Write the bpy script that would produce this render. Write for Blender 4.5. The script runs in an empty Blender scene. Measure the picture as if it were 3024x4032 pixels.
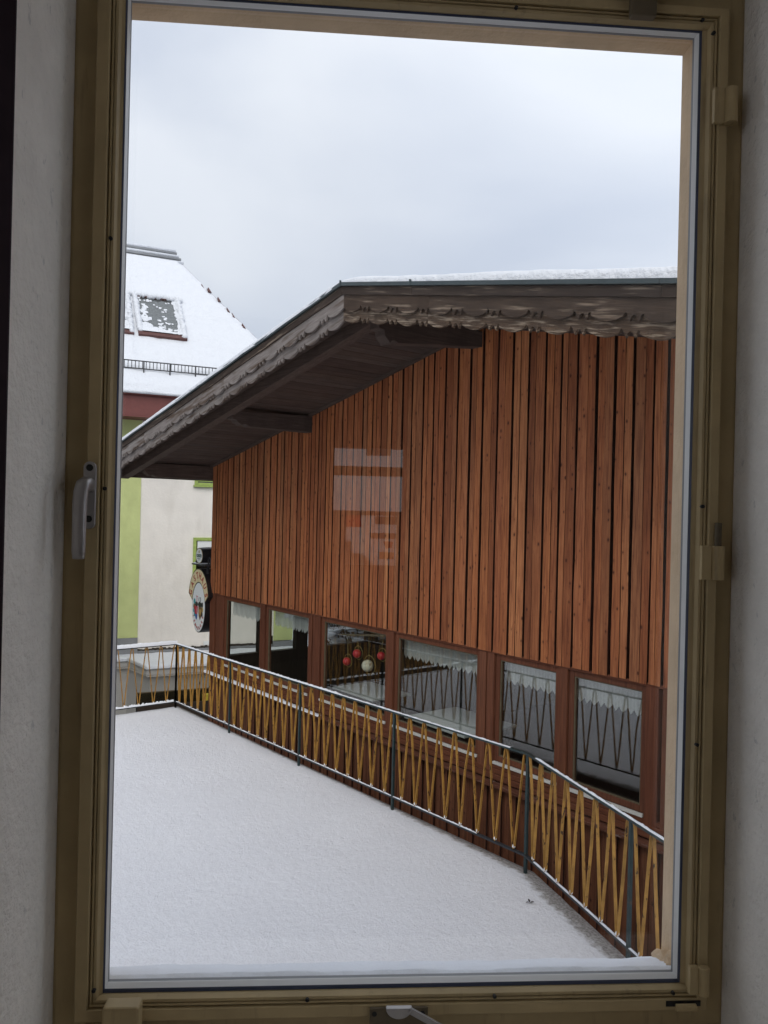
import bpy, bmesh, math, random
from mathutils import Vector, Matrix, noise as mnoise

random.seed(7)
SC = bpy.context.scene
COL = SC.collection
V = Vector

# ---------------------------------------------------------------- camera
# World frame: x runs along the timber wall, y into that building, z up; z = 0 is the terrace.
CAM = V((0.0, -6.71, 3.13))
RIGHT = V((0.61588, 0.78784, 0.0)); FWD = V((-0.78784, 0.61588, 0.0)); UP = V((0, 0, 1))
ROLL = 0.0235
cr, sr = math.cos(ROLL), math.sin(ROLL)
cx = RIGHT * cr + UP * sr
cy = UP * cr - RIGHT * sr
cd = bpy.data.cameras.new('camera')
cam = bpy.data.objects.new('camera', cd); COL.objects.link(cam)
cam.matrix_world = Matrix(((cx.x, cy.x, -FWD.x, CAM.x), (cx.y, cy.y, -FWD.y, CAM.y), (cx.z, cy.z, -FWD.z, CAM.z), (0, 0, 0, 1)))
cd.sensor_fit = 'VERTICAL'; cd.sensor_height = 36.0; cd.lens = 28.125
cd.clip_start = 0.02; cd.clip_end = 2000
SC.camera = cam

# ---------------------------------------------------------------- sky, sun, exposure
SUN_EL = math.radians(44)
SUN_DIR = V((0.80, -0.60, 0.0)).normalized() * math.cos(SUN_EL) + UP * math.sin(SUN_EL)
SC.world = bpy.data.worlds.new('World'); SC.world.use_nodes = True
wt = SC.world.node_tree; wt.nodes.clear()
def wn(t, **k):
    n = wt.nodes.new(t)
    for a, b in k.items(): setattr(n, a, b)
    return n
wl_ = wt.links.new
out = wn('ShaderNodeOutputWorld'); mixw = wn('ShaderNodeMixShader'); mixw.inputs[0].default_value = 0.90
sky = wn('ShaderNodeTexSky', sky_type='NISHITA', sun_disc=False, sun_elevation=SUN_EL, sun_rotation=math.atan2(SUN_DIR.x, SUN_DIR.y))
bg1 = wn('ShaderNodeBackground'); bg1.inputs[1].default_value = 0.10
bg2 = wn('ShaderNodeBackground'); bg2.inputs[1].default_value = 1.0
tc = wn('ShaderNodeTexCoord')
mp = wn('ShaderNodeMapping'); mp.inputs['Scale'].default_value = (1.0, 1.0, 2.6); mp.inputs['Location'].default_value = (2.4, 3.3, 1.5)
n1 = wn('ShaderNodeTexNoise'); n1.inputs['Scale'].default_value = 1.7; n1.inputs['Detail'].default_value = 5; n1.inputs['Roughness'].default_value = 0.42; n1.inputs['Distortion'].default_value = 0.25
rmp = wn('ShaderNodeValToRGB')
rmp.color_ramp.elements[0].position = 0.36; rmp.color_ramp.elements[0].color = (0.400, 0.440, 0.530, 1)
rmp.color_ramp.elements[1].position = 0.64; rmp.color_ramp.elements[1].color = (0.590, 0.614, 0.668, 1)
sep = wn('ShaderNodeSeparateXYZ')
zr = wn('ShaderNodeMapRange'); zr.inputs['From Min'].default_value = 0.0; zr.inputs['From Max'].default_value = 1.0; zr.inputs['To Min'].default_value = 1.04; zr.inputs['To Max'].default_value = 1.75
dot = wn('ShaderNodeVectorMath', operation='DOT_PRODUCT'); dot.inputs[1].default_value = (RIGHT * 0.90 + FWD * 0.10 + UP * 0.43).normalized()
dr = wn('ShaderNodeMapRange'); dr.inputs['From Min'].default_value = 0.2; dr.inputs['From Max'].default_value = 1.0; dr.inputs['To Min'].default_value = 0.96; dr.inputs['To Max'].default_value = 1.28
mu = wn('ShaderNodeMath', operation='MULTIPLY'); vm = wn('ShaderNodeVectorMath', operation='SCALE')
wl_(tc.outputs['Generated'], mp.inputs[0]); wl_(mp.outputs[0], n1.inputs['Vector']); wl_(n1.outputs[0], rmp.inputs[0])
wl_(tc.outputs['Generated'], sep.inputs[0]); wl_(sep.outputs['Z'], zr.inputs[0])
wl_(tc.outputs['Generated'], dot.inputs[0]); wl_(dot.outputs['Value'], dr.inputs[0])
wl_(zr.outputs[0], mu.inputs[0]); wl_(dr.outputs[0], mu.inputs[1])
wl_(rmp.outputs[0], vm.inputs[0]); wl_(mu.outputs[0], vm.inputs['Scale'])
wl_(vm.outputs[0], bg2.inputs[0]); wl_(sky.outputs[0], bg1.inputs[0])
wl_(bg1.outputs[0], mixw.inputs[1]); wl_(bg2.outputs[0], mixw.inputs[2]); wl_(mixw.outputs[0], out.inputs[0])

sl = bpy.data.lights.new('sun', 'SUN'); sl.energy = 1.5; sl.angle = math.radians(50); sl.color = (1.0, 0.96, 0.9)
sun = bpy.data.objects.new('sun', sl); COL.objects.link(sun)
sun.rotation_mode = 'QUATERNION'; sun.rotation_quaternion = SUN_DIR.to_track_quat('Z', 'Y'); sun.location = (0, 0, 30)

SC.render.engine = 'CYCLES'
SC.view_settings.view_transform = 'Standard'; SC.view_settings.look = 'None'
SC.view_settings.exposure = 0.36; SC.view_settings.gamma = 1.0; SC.view_settings.use_curve_mapping = False
SC.cycles.use_denoising = True
SC.cycles.max_bounces = 8; SC.cycles.diffuse_bounces = 5; SC.cycles.glossy_bounces = 4; SC.cycles.transmission_bounces = 6
SC.cycles.transparent_max_bounces = 24; SC.cycles.sample_clamp_indirect = 4.0
SC.cycles.caustics_reflective = False; SC.cycles.caustics_refractive = False

# ---------------------------------------------------------------- materials
class NT:
    def __init__(s, name):
        s.m = bpy.data.materials.new(name); s.m.use_nodes = True
        s.t = s.m.node_tree; s.b = s.t.nodes['Principled BSDF']; s.out = s.t.nodes['Material Output']
    def n(s, typ, **k):
        n = s.t.nodes.new(typ)
        for a, b in k.items(): setattr(n, a, b)
        return n
    def l(s, a, b): s.t.links.new(a, b)
    def noise(s, vec, scale, detail=4, rough=0.55, dist=0.0):
        n = s.n('ShaderNodeTexNoise'); n.inputs['Scale'].default_value = scale; n.inputs['Detail'].default_value = detail
        n.inputs['Roughness'].default_value = rough; n.inputs['Distortion'].default_value = dist
        s.l(vec, n.inputs['Vector']); return n.outputs[0]
    def ramp(s, fac, stops):
        r = s.n('ShaderNodeValToRGB'); e = r.color_ramp.elements
        while len(e) < len(stops): e.new(0.5)
        for i, (p, c) in enumerate(stops): e[i].position = p; e[i].color = (*c, 1) if len(c) == 3 else c
        s.l(fac, r.inputs[0]); return r.outputs[0]
    def mix(s, fac, a, b, mode='MIX'):
        r = s.n('ShaderNodeMix', data_type='RGBA', blend_type=mode)
        for sock, v in ((r.inputs['Factor'], fac), (r.inputs['A'], a), (r.inputs['B'], b)):
            if hasattr(v, 'is_linked'): s.l(v, sock)
            elif isinstance(v, (int, float)): sock.default_value = v
            else: sock.default_value = (*v, 1)
        return r.outputs['Result']
    def math(s, op, a, b=None, clamp=False):
        r = s.n('ShaderNodeMath', operation=op); r.use_clamp = clamp
        for i, v in enumerate((a, b)):
            if v is None: continue
            if hasattr(v, 'is_linked'): s.l(v, r.inputs[i])
            else: r.inputs[i].default_value = v
        return r.outputs[0]
    def rng(s, v, a, b, c, d):
        r = s.n('ShaderNodeMapRange'); s.l(v, r.inputs[0])
        for i, x in enumerate((a, b, c, d)): r.inputs[i + 1].default_value = x
        return r.outputs[0]
    shear = 0.0
    def obj(s, scale=(1, 1, 1), shift=True):
        tc = s.n('ShaderNodeTexCoord'); mp = s.n('ShaderNodeMapping'); mp.inputs['Scale'].default_value = scale
        if shift:
            oi = s.n('ShaderNodeObjectInfo'); mlt = s.n('ShaderNodeVectorMath', operation='SCALE'); mlt.inputs['Scale'].default_value = 37.0
            cmb = s.n('ShaderNodeCombineXYZ')
            for i in range(3): s.l(oi.outputs['Random'], cmb.inputs[i])
            s.l(cmb.outputs[0], mlt.inputs[0]); ad = s.n('ShaderNodeVectorMath', operation='ADD')
            src = tc.outputs['Object']
            if s.shear:   # grain that follows a raking board
                dz = s.n('ShaderNodeVectorMath', operation='DOT_PRODUCT'); dz.inputs[1].default_value = (s.shear, 0, 1); s.l(src, dz.inputs[0])
                sp = s.n('ShaderNodeSeparateXYZ'); s.l(src, sp.inputs[0]); cb = s.n('ShaderNodeCombineXYZ')
                s.l(sp.outputs[0], cb.inputs[0]); s.l(sp.outputs[1], cb.inputs[1]); s.l(dz.outputs['Value'], cb.inputs[2]); src = cb.outputs[0]
            s.l(src, ad.inputs[0]); s.l(mlt.outputs[0], ad.inputs[1]); s.l(ad.outputs[0], mp.inputs[0])
        else: s.l(tc.outputs['Object'], mp.inputs[0])
        return mp.outputs[0]
    def rand(s):
        return s.n('ShaderNodeObjectInfo').outputs['Random']
    def bump(s, h, strength=0.3, dist=0.01):
        b = s.n('ShaderNodeBump'); b.inputs['Strength'].default_value = strength; b.inputs['Distance'].default_value = dist
        s.l(h, b.inputs['Height']); s.l(b.outputs[0], s.b.inputs['Normal'])
    def set(s, color=None, rough=None, metal=None, spec=None):
        for k, v in (('Base Color', color), ('Roughness', rough), ('Metallic', metal), ('Specular IOR Level', spec)):
            if v is None: continue
            if hasattr(v, 'is_linked'): s.l(v, s.b.inputs[k])
            elif k == 'Base Color': s.b.inputs[k].default_value = (*v, 1)
            else: s.b.inputs[k].default_value = v
        return s.m

def wood(name, dark, mid, light, grain=(26, 26, 1.1), knots=True, rough=0.6, weather=None, tint=0.6, spec=0.15, shear=0.0):
    k = NT(name); k.shear = shear; v = k.obj(grain)
    g = k.noise(v, 2.2, 6, 0.6, 0.6)
    c = k.ramp(g, [(0.28, dark), (0.5, mid), (0.74, light)])
    fine = k.noise(k.obj((grain[0] * 7, grain[1] * 7, grain[2] * 3)), 2.0, 3, 0.6)
    c = k.mix(k.rng(fine, 0.48, 0.74, 0, 0.40), c, dark)
    big = k.noise(k.obj((3.5, 3.5, 0.8)), 1.5, 3)
    c = k.mix(k.rng(big, 0.45, 0.70, 0, 0.45), c, tuple(x * 0.62 for x in mid))
    rv = k.rand()
    rr = k.ramp(rv, [(0.0, (0.66, 0.60, 0.62)), (0.2, (0.95, 0.84, 0.80)), (0.4, (0.86, 0.92, 1.0)), (0.6, (1.08, 1.02, 0.94)), (0.8, (0.98, 0.90, 0.92)), (1.0, (1.28, 1.36, 1.36))])
    c = k.mix(tint, c, rr, 'MULTIPLY')
    if knots:
        vo = k.n('ShaderNodeTexVoronoi', feature='F1'); vo.inputs['Scale'].default_value = 1.0
        vec = k.obj((17, 17, 11)); wob = k.n('ShaderNodeVectorMath', operation='ADD')
        k.l(vec, wob.inputs[0]); k.l(vec, vo.inputs['Vector'])
        sepc = k.n('ShaderNodeSeparateColor'); k.l(vo.outputs['Color'], sepc.inputs[0])
        thr = k.rng(sepc.outputs[0], 0.48, 1.0, 0.0, 0.22)
        kn = k.math('SUBTRACT', thr, vo.outputs['Distance'])
        kf = k.rng(kn, -0.05, 0.06, 0, 0.9)
        c = k.mix(kf, c, tuple(x * 0.30 for x in dark))
        halo = k.rng(kn, -0.22, 0.0, 0, 0.35)
        c = k.mix(halo, c, dark)
    if weather:
        wv = k.noise(k.obj(weather[0]), weather[1], 5, 0.65)
        c = k.mix(k.rng(wv, weather[2], weather[3], 0, 0.95), c, weather[4])
    k.bump(fine, 0.25, 0.004)
    return k.set(c, rough, spec=spec)

M = {}
M['board'] = wood('timber_board', (0.145, 0.044, 0.020), (0.375, 0.134, 0.054), (0.53, 0.220, 0.088), tint=1.0)
M['board_dark'] = wood('timber_board_dark', (0.065, 0.026, 0.015), (0.155, 0.060, 0.030), (0.23, 0.092, 0.045))
M['trim'] = wood('timber_trim', (0.090, 0.033, 0.019), (0.150, 0.055, 0.029), (0.20, 0.076, 0.040), knots=False)
M['trim_h'] = wood('timber_rail', (0.090, 0.033, 0.019), (0.150, 0.055, 0.029), (0.20, 0.076, 0.040), grain=(1.1, 26, 26), knots=False)
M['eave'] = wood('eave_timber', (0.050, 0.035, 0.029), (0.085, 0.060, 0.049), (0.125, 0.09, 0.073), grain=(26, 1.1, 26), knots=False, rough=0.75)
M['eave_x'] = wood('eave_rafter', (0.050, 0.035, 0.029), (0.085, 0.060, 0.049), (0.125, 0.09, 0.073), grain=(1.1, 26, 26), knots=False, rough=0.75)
FASCIA = dict(grain=(1.6, 40, 40), knots=False, rough=0.85, tint=0.35, weather=((1.5, 26, 26), 1.3, 0.57, 0.66, (0.21, 0.165, 0.125)))
FCOL = ((0.026, 0.019, 0.016), (0.048, 0.035, 0.028), (0.095, 0.07, 0.054))
M['fascia'] = wood('weathered_fascia', *FCOL, shear=0.2045, **FASCIA)
M['fascia_l'] = wood('weathered_fascia_left', *FCOL, shear=-0.2045, **FASCIA)
M['scallop'] = wood('weathered_scallop', (0.028, 0.020, 0.016), (0.058, 0.040, 0.030), (0.115, 0.078, 0.054), grain=(2.5, 60, 60), knots=False, rough=0.85, tint=0.5,
                    weather=((1.5, 22, 22), 1.3, 0.57, 0.67, (0.23, 0.175, 0.13)), shear=0.2045)
M['scallop_low'] = wood('flaking_scallop', (0.040, 0.028, 0.021), (0.090, 0.060, 0.041), (0.18, 0.115, 0.072), grain=(2.5, 60, 60), knots=False, rough=0.85, tint=0.5,
                    weather=((4.0, 42, 42), 1.4, 0.52, 0.62, (0.29, 0.225, 0.165)), shear=0.2045)
M['scallop_lit'] = wood('lit_grey_scallop', (0.11, 0.095, 0.085), (0.22, 0.195, 0.18), (0.33, 0.30, 0.28), grain=(1.6, 40, 40), knots=False, rough=0.85, tint=0.25,
                    weather=((1.2, 14, 14), 1.3, 0.50, 0.62, (0.085, 0.058, 0.042)), shear=-0.2045)  # left slope: grey wood painted paler, for the light falling on it
M['interior_wood'] = wood('interior_wood', (0.03, 0.022, 0.016), (0.05, 0.038, 0.028), (0.075, 0.055, 0.04), knots=False)

def snow_mat(name, grain=55, strength=0.5, dist=0.008, tint=(0.80, 0.83, 0.88)):
    k = NT(name); v = k.obj((1, 1, 1), False)
    a = k.noise(v, grain, 4, 0.65); b = k.noise(v, 7, 3)
    c = k.mix(k.rng(b, 0.35, 0.65, 0, 0.5), tint, (tint[0] * 0.94, tint[1] * 0.94, tint[2] * 0.95))
    h = k.math('ADD', a, k.math('MULTIPLY', b, 0.8))
    k.bump(h, strength, dist)
    return k.set(c, 0.85, spec=0.15)
M['snow'] = snow_mat('snow')
M['roof_snow'] = snow_mat('roof_snow', 16, 1.0, 0.03, (0.67, 0.685, 0.715))

def deck_mat():
    k = NT('terrace_snow'); v = k.obj((1, 1, 1), False)
    att = k.n('ShaderNodeAttribute', attribute_name='melt')
    fine = k.noise(v, 70, 4, 0.7); med = k.noise(v, 16, 4, 0.6); big = k.noise(v, 1.6, 3)
    snow = k.mix(k.rng(big, 0.35, 0.65, 0, 0.6), (0.885, 0.895, 0.935), (0.84, 0.85, 0.895))
    snow = k.mix(k.rng(fine, 0.30, 0.52, 0.6, 0), snow, (0.68, 0.69, 0.735)); snow = k.mix(k.rng(k.noise(v, 26, 4, 0.75), 0.36, 0.5, 0.35, 0), snow, (0.70, 0.71, 0.755))
    slush = k.ramp(k.noise(v, 45, 5, 0.7), [(0.3, (0.10, 0.09, 0.08)), (0.48, (0.30, 0.28, 0.26)), (0.66, (0.55, 0.53, 0.51))])
    f = k.math('ADD', att.outputs['Fac'], k.math('MULTIPLY', k.math('SUBTRACT', med, 0.5), 0.9))
    f = k.rng(f, 0.38, 0.72, 0, 0.92)
    c = k.mix(f, snow, slush)
    h = k.math('ADD', fine, k.math('MULTIPLY', med, 1.2))
    k.bump(h, 1.0, 0.016)
    return k.set(c, 0.85, spec=0.15)
M['deck_snow'] = deck_mat()

def plain(name, col, rough=0.6, metal=0.0, spec=0.4, var=0.18, scale=12, bump=0.0, bdist=0.004, stains=None):
    k = NT(name); v = k.obj((1, 1, 1))
    a = k.noise(v, scale, 5, 0.6)
    c = k.mix(k.rng(a, 0.3, 0.7, 0, 1), tuple(x * (1 - var) for x in col), tuple(min(1, x * (1 + var)) for x in col))
    if stains:
        s_ = k.noise(k.obj(stains[0]), stains[1], 4, 0.6)
        c = k.mix(k.rng(s_, stains[2], stains[3], 0, stains[5]), c, stains[4])
    if bump: k.bump(k.noise(v, scale * 6, 4, 0.6), bump, bdist)
    return k.set(c, rough, metal, spec)
M['gap_shade'] = plain('gap_shade', (0.038, 0.015, 0.010), 0.8, spec=0.1)  # near-black that paints shade into the gaps between planks
M['metal_strip'] = plain('verge_metal', (0.045, 0.06, 0.062), 0.4, 0.3, 0.5)
M['rail_green'] = plain('rail_green', (0.013, 0.030, 0.031), 0.5, 0.0, 0.4, 0.3, stains=((9, 9, 9), 2, 0.6, 0.68, (0.08, 0.05, 0.03), 0.7))
M['rail_dark'] = plain('rail_dark', (0.022, 0.026, 0.03), 0.5, 0.0, 0.4, 0.3)
M['ochre'] = plain('ochre_bar', (0.37, 0.195, 0.042), 0.55, 0, 0.3, 0.3, 9, stains=((14, 14, 5), 2.2, 0.615, 0.645, (0.04, 0.02, 0.012), 0.95))
M['concrete'] = plain('concrete', (0.22, 0.21, 0.20), 0.9, var=0.25, bump=0.4)
M['plaster_in'] = plain('room_plaster', (0.86, 0.815, 0.74), 0.9, var=0.06, scale=16, bump=0.9, bdist=0.006, stains=((70, 70, 45), 1.0, 0.65, 0.70, (0.42, 0.41, 0.39), 0.4))
M['plaster_out'] = plain('tan_plaster', (0.60, 0.445, 0.29), 0.95, var=0.14, scale=10, bump=0.7, bdist=0.004)
M['facade'] = plain('pale_facade', (0.62, 0.57, 0.48), 0.95, var=0.06, scale=3, bump=0.4)
M['frame_gold'] = plain('olive_frame', (0.43, 0.325, 0.17), 0.5, 0.0, 0.22, 0.14, 9, bump=0.12, bdist=0.001, stains=((60, 60, 7), 1.2, 0.60, 0.72, (0.26, 0.19, 0.10), 0.55))
M['frame_dark'] = plain('frame_groove', (0.13, 0.10, 0.06), 0.6, 0, 0.3)
M['seal_white'] = plain('glazing_strip', (0.88, 0.88, 0.86), 0.4, 0.1, 0.5, 0.04)
M['seal_dark'] = plain('glazing_seal', (0.06, 0.07, 0.11), 0.35)
M['handle'] = plain('cast_handle', (0.36, 0.34, 0.33), 0.38, 0.6, 0.5, 0.10, 30)
M['black'] = plain('black_paint', (0.012, 0.012, 0.014), 0.3, 0, 0.5)
M['hole'] = plain('screw_dark', (0.012, 0.011, 0.01), 0.6)
M['white_strip'] = plain('white_strip', (0.62, 0.60, 0.55), 0.5, 0, 0.4, 0.06)
M['ledge'] = wood('ledge_board', (0.08, 0.032, 0.02), (0.13, 0.055, 0.034), (0.18, 0.085, 0.06), grain=(1.4, 26, 26), knots=False, weather=((3, 14, 14), 2, 0.58, 0.7, (0.22, 0.17, 0.15)))
M['cream'] = plain('cream_render', (0.82, 0.77, 0.70), 0.95, var=0.05, scale=2.5, bump=0.6, bdist=0.012, stains=((1.2, 1.2, 0.35), 1.5, 0.52, 0.75, (0.62, 0.57, 0.50), 0.5))
M['green'] = plain('lime_render', (0.55, 0.60, 0.26), 0.95, var=0.08, scale=2.5, bump=0.6, bdist=0.012, stains=((1.6, 1.6, 0.5), 1.5, 0.52, 0.75, (0.42, 0.45, 0.20), 0.5))
M['lime_trim'] = plain('lime_trim', (0.33, 0.42, 0.11), 0.6)
M['red_fascia'] = plain('red_fascia', (0.155, 0.045, 0.038), 0.55, var=0.1)
M['annex'] = plain('annex_render', (0.46, 0.445, 0.42), 0.95, var=0.06, scale=2, bump=0.3)
M['flashing'] = plain('grey_flashing', (0.27, 0.275, 0.28), 0.5, 0.3, var=0.12, scale=3)
M['dirt'] = plain('dirty_joint', (0.05, 0.042, 0.035), 0.9, var=0.5, scale=20)
M['tile_red'] = plain('roof_tile', (0.10, 0.045, 0.04), 0.8)
M['grey_dark'] = plain('dark_metal', (0.035, 0.035, 0.037), 0.5)
M['ceiling'] = plain('pale_ceiling', (0.55, 0.53, 0.48), 0.9, var=0.04)
M['cloth'] = plain('white_cloth', (0.75, 0.76, 0.74), 0.85, var=0.03)
M['red_ball'] = plain('red_ball', (0.55, 0.02, 0.035), 0.35, 0, 0.5, 0.1)
M['white_ball'] = plain('white_ball', (0.72, 0.68, 0.55), 0.4, var=0.08, stains=((12, 12, 12), 1.5, 0.55, 0.6, (0.35, 0.20, 0.08), 0.7))
M['bark'] = plain('bark', (0.10, 0.075, 0.05), 0.9, var=0.4, scale=20)
M['pale_bark'] = plain('pale_bark', (0.32, 0.26, 0.17), 0.8, var=0.3, scale=16)
M['leaf'] = plain('dead_leaf', (0.03, 0.022, 0.018), 0.8)
M['yellow'] = plain('yellow_paint', (0.60, 0.46, 0.05), 0.5)
M['sign_cream'] = plain('sign_cream', (0.70, 0.60, 0.36), 0.5, var=0.05)
M['sign_white'] = plain('sign_white', (0.76, 0.78, 0.76), 0.45, var=0.03)
M['sign_red'] = plain('sign_red', (0.36, 0.055, 0.035), 0.5)
M['sign_green'] = plain('sign_green', (0.015, 0.07, 0.05), 0.5)
M['sign_gold'] = plain('sign_gold', (0.42, 0.30, 0.10), 0.5)
M['crest_blue'] = plain('crest_blue', (0.05, 0.10, 0.30), 0.5)
M['crest_teal'] = plain('crest_teal', (0.05, 0.30, 0.32), 0.5)
M['crest_red'] = plain('crest_red', (0.45, 0.03, 0.05), 0.5)
M['crest_brown'] = plain('crest_brown', (0.18, 0.10, 0.045), 0.5)
M['crest_dark'] = plain('crest_dark', (0.03, 0.035, 0.03), 0.5)
M['crest_pink'] = plain('crest_pink', (0.55, 0.25, 0.25), 0.5)
M['curtain_dark'] = plain('curtain_dark', (0.035, 0.024, 0.028), 0.95, spec=0.05)
def film(name, col):
    k = NT(name); k.t.nodes.remove(k.b)
    tl = k.n('ShaderNodeBsdfTranslucent'); tl.inputs[0].default_value = (*col, 1); df = k.n('ShaderNodeBsdfDiffuse'); df.inputs[0].default_value = (*col, 1)
    mx = k.n('ShaderNodeMixShader'); mx.inputs[0].default_value = 0.75; k.l(df.outputs[0], mx.inputs[1]); k.l(tl.outputs[0], mx.inputs[2]); k.l(mx.outputs[0], k.out.inputs[0]); return k.m
M['film_red'] = film('red_film', (0.85, 0.10, 0.04)); M['film_orange'] = film('orange_film', (0.85, 0.38, 0.05)); M['film_white'] = film('white_paper', (0.85, 0.84, 0.82))
M['carpet'] = plain('room_carpet', (0.16, 0.12, 0.10), 0.95)
M['red_box'] = plain('red_card', (0.50, 0.06, 0.03), 0.6)

def glass(name, tint=(1, 1, 1), extra=2.0, rough=0.0, flat=None):
    k = NT(name); k.t.nodes.remove(k.b)
    g = k.n('ShaderNodeNewGeometry'); d = k.n('ShaderNodeVectorMath', operation='DOT_PRODUCT')
    k.l(g.outputs['Normal'], d.inputs[0]); k.l(g.outputs['Incoming'], d.inputs[1])
    c = k.math('ABSOLUTE', d.outputs['Value']); om = k.math('SUBTRACT', 1.0, c, True)
    f = k.math('ADD', k.math('MULTIPLY', k.math('POWER', om, 5.0), 0.957), 0.043)
    if flat: f = k.math('ADD', k.math('MULTIPLY', k.math('POWER', om, 5.0), 0.25), flat)   # coated double glazing
    fac = k.math('SUBTRACT', 1.0, k.math('POWER', k.math('SUBTRACT', 1.0, f), extra), True)
    tr = k.n('ShaderNodeBsdfTransparent'); tr.inputs[0].default_value = (*tint, 1)
    gl = k.n('ShaderNodeBsdfGlossy'); gl.inputs['Roughness'].default_value = rough
    mx = k.n('ShaderNodeMixShader'); k.l(fac, mx.inputs[0]); k.l(tr.outputs[0], mx.inputs[1]); k.l(gl.outputs[0], mx.inputs[2])
    k.l(mx.outputs[0], k.out.inputs[0]); return k.m
M['pane'] = glass('clear_pane', (0.985, 0.99, 0.985), 1.0)
M['bar_glass'] = glass('restaurant_pane', (0.965, 0.985, 0.97), 1.0, flat=0.108)
M['dark_glass'] = glass('smoked_pane', (0.30, 0.28, 0.22), 2.0)
M['bauble_glass'] = glass('bauble_glass', (0.97, 0.98, 0.97), 1.0)

def lace():
    k = NT('lace'); k.t.nodes.remove(k.b); v = k.obj((1, 1, 1))
    n = k.noise(v, 130, 2, 0.5)
    w = k.n('ShaderNodeTexWave'); w.inputs['Scale'].default_value = 7.0; w.bands_direction = 'X'; k.l(v, w.inputs['Vector'])
    a = k.math('ADD', k.rng(n, 0.35, 0.65, 0.52, 0.86), k.math('MULTIPLY', w.outputs[0], 0.10))
    df = k.n('ShaderNodeBsdfDiffuse'); df.inputs[0].default_value = (0.86, 0.87, 0.84, 1)
    tl = k.n('ShaderNodeBsdfTranslucent'); tl.inputs[0].default_value = (0.86, 0.87, 0.84, 1)
    tr = k.n('ShaderNodeBsdfTransparent')
    m1 = k.n('ShaderNodeMixShader'); m1.inputs[0].default_value = 0.45; k.l(df.outputs[0], m1.inputs[1]); k.l(tl.outputs[0], m1.inputs[2])
    m2 = k.n('ShaderNodeMixShader'); k.l(a, m2.inputs[0]); k.l(tr.outputs[0], m2.inputs[1]); k.l(m1.outputs[0], m2.inputs[2])
    k.l(m2.outputs[0], k.out.inputs[0]); return k.m
M['lace'] = lace()

# ---------------------------------------------------------------- mesh helpers
def wpos(o):
    p = V((0, 0, 0))
    while o is not None: p += o.location; o = o.parent
    return p

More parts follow.
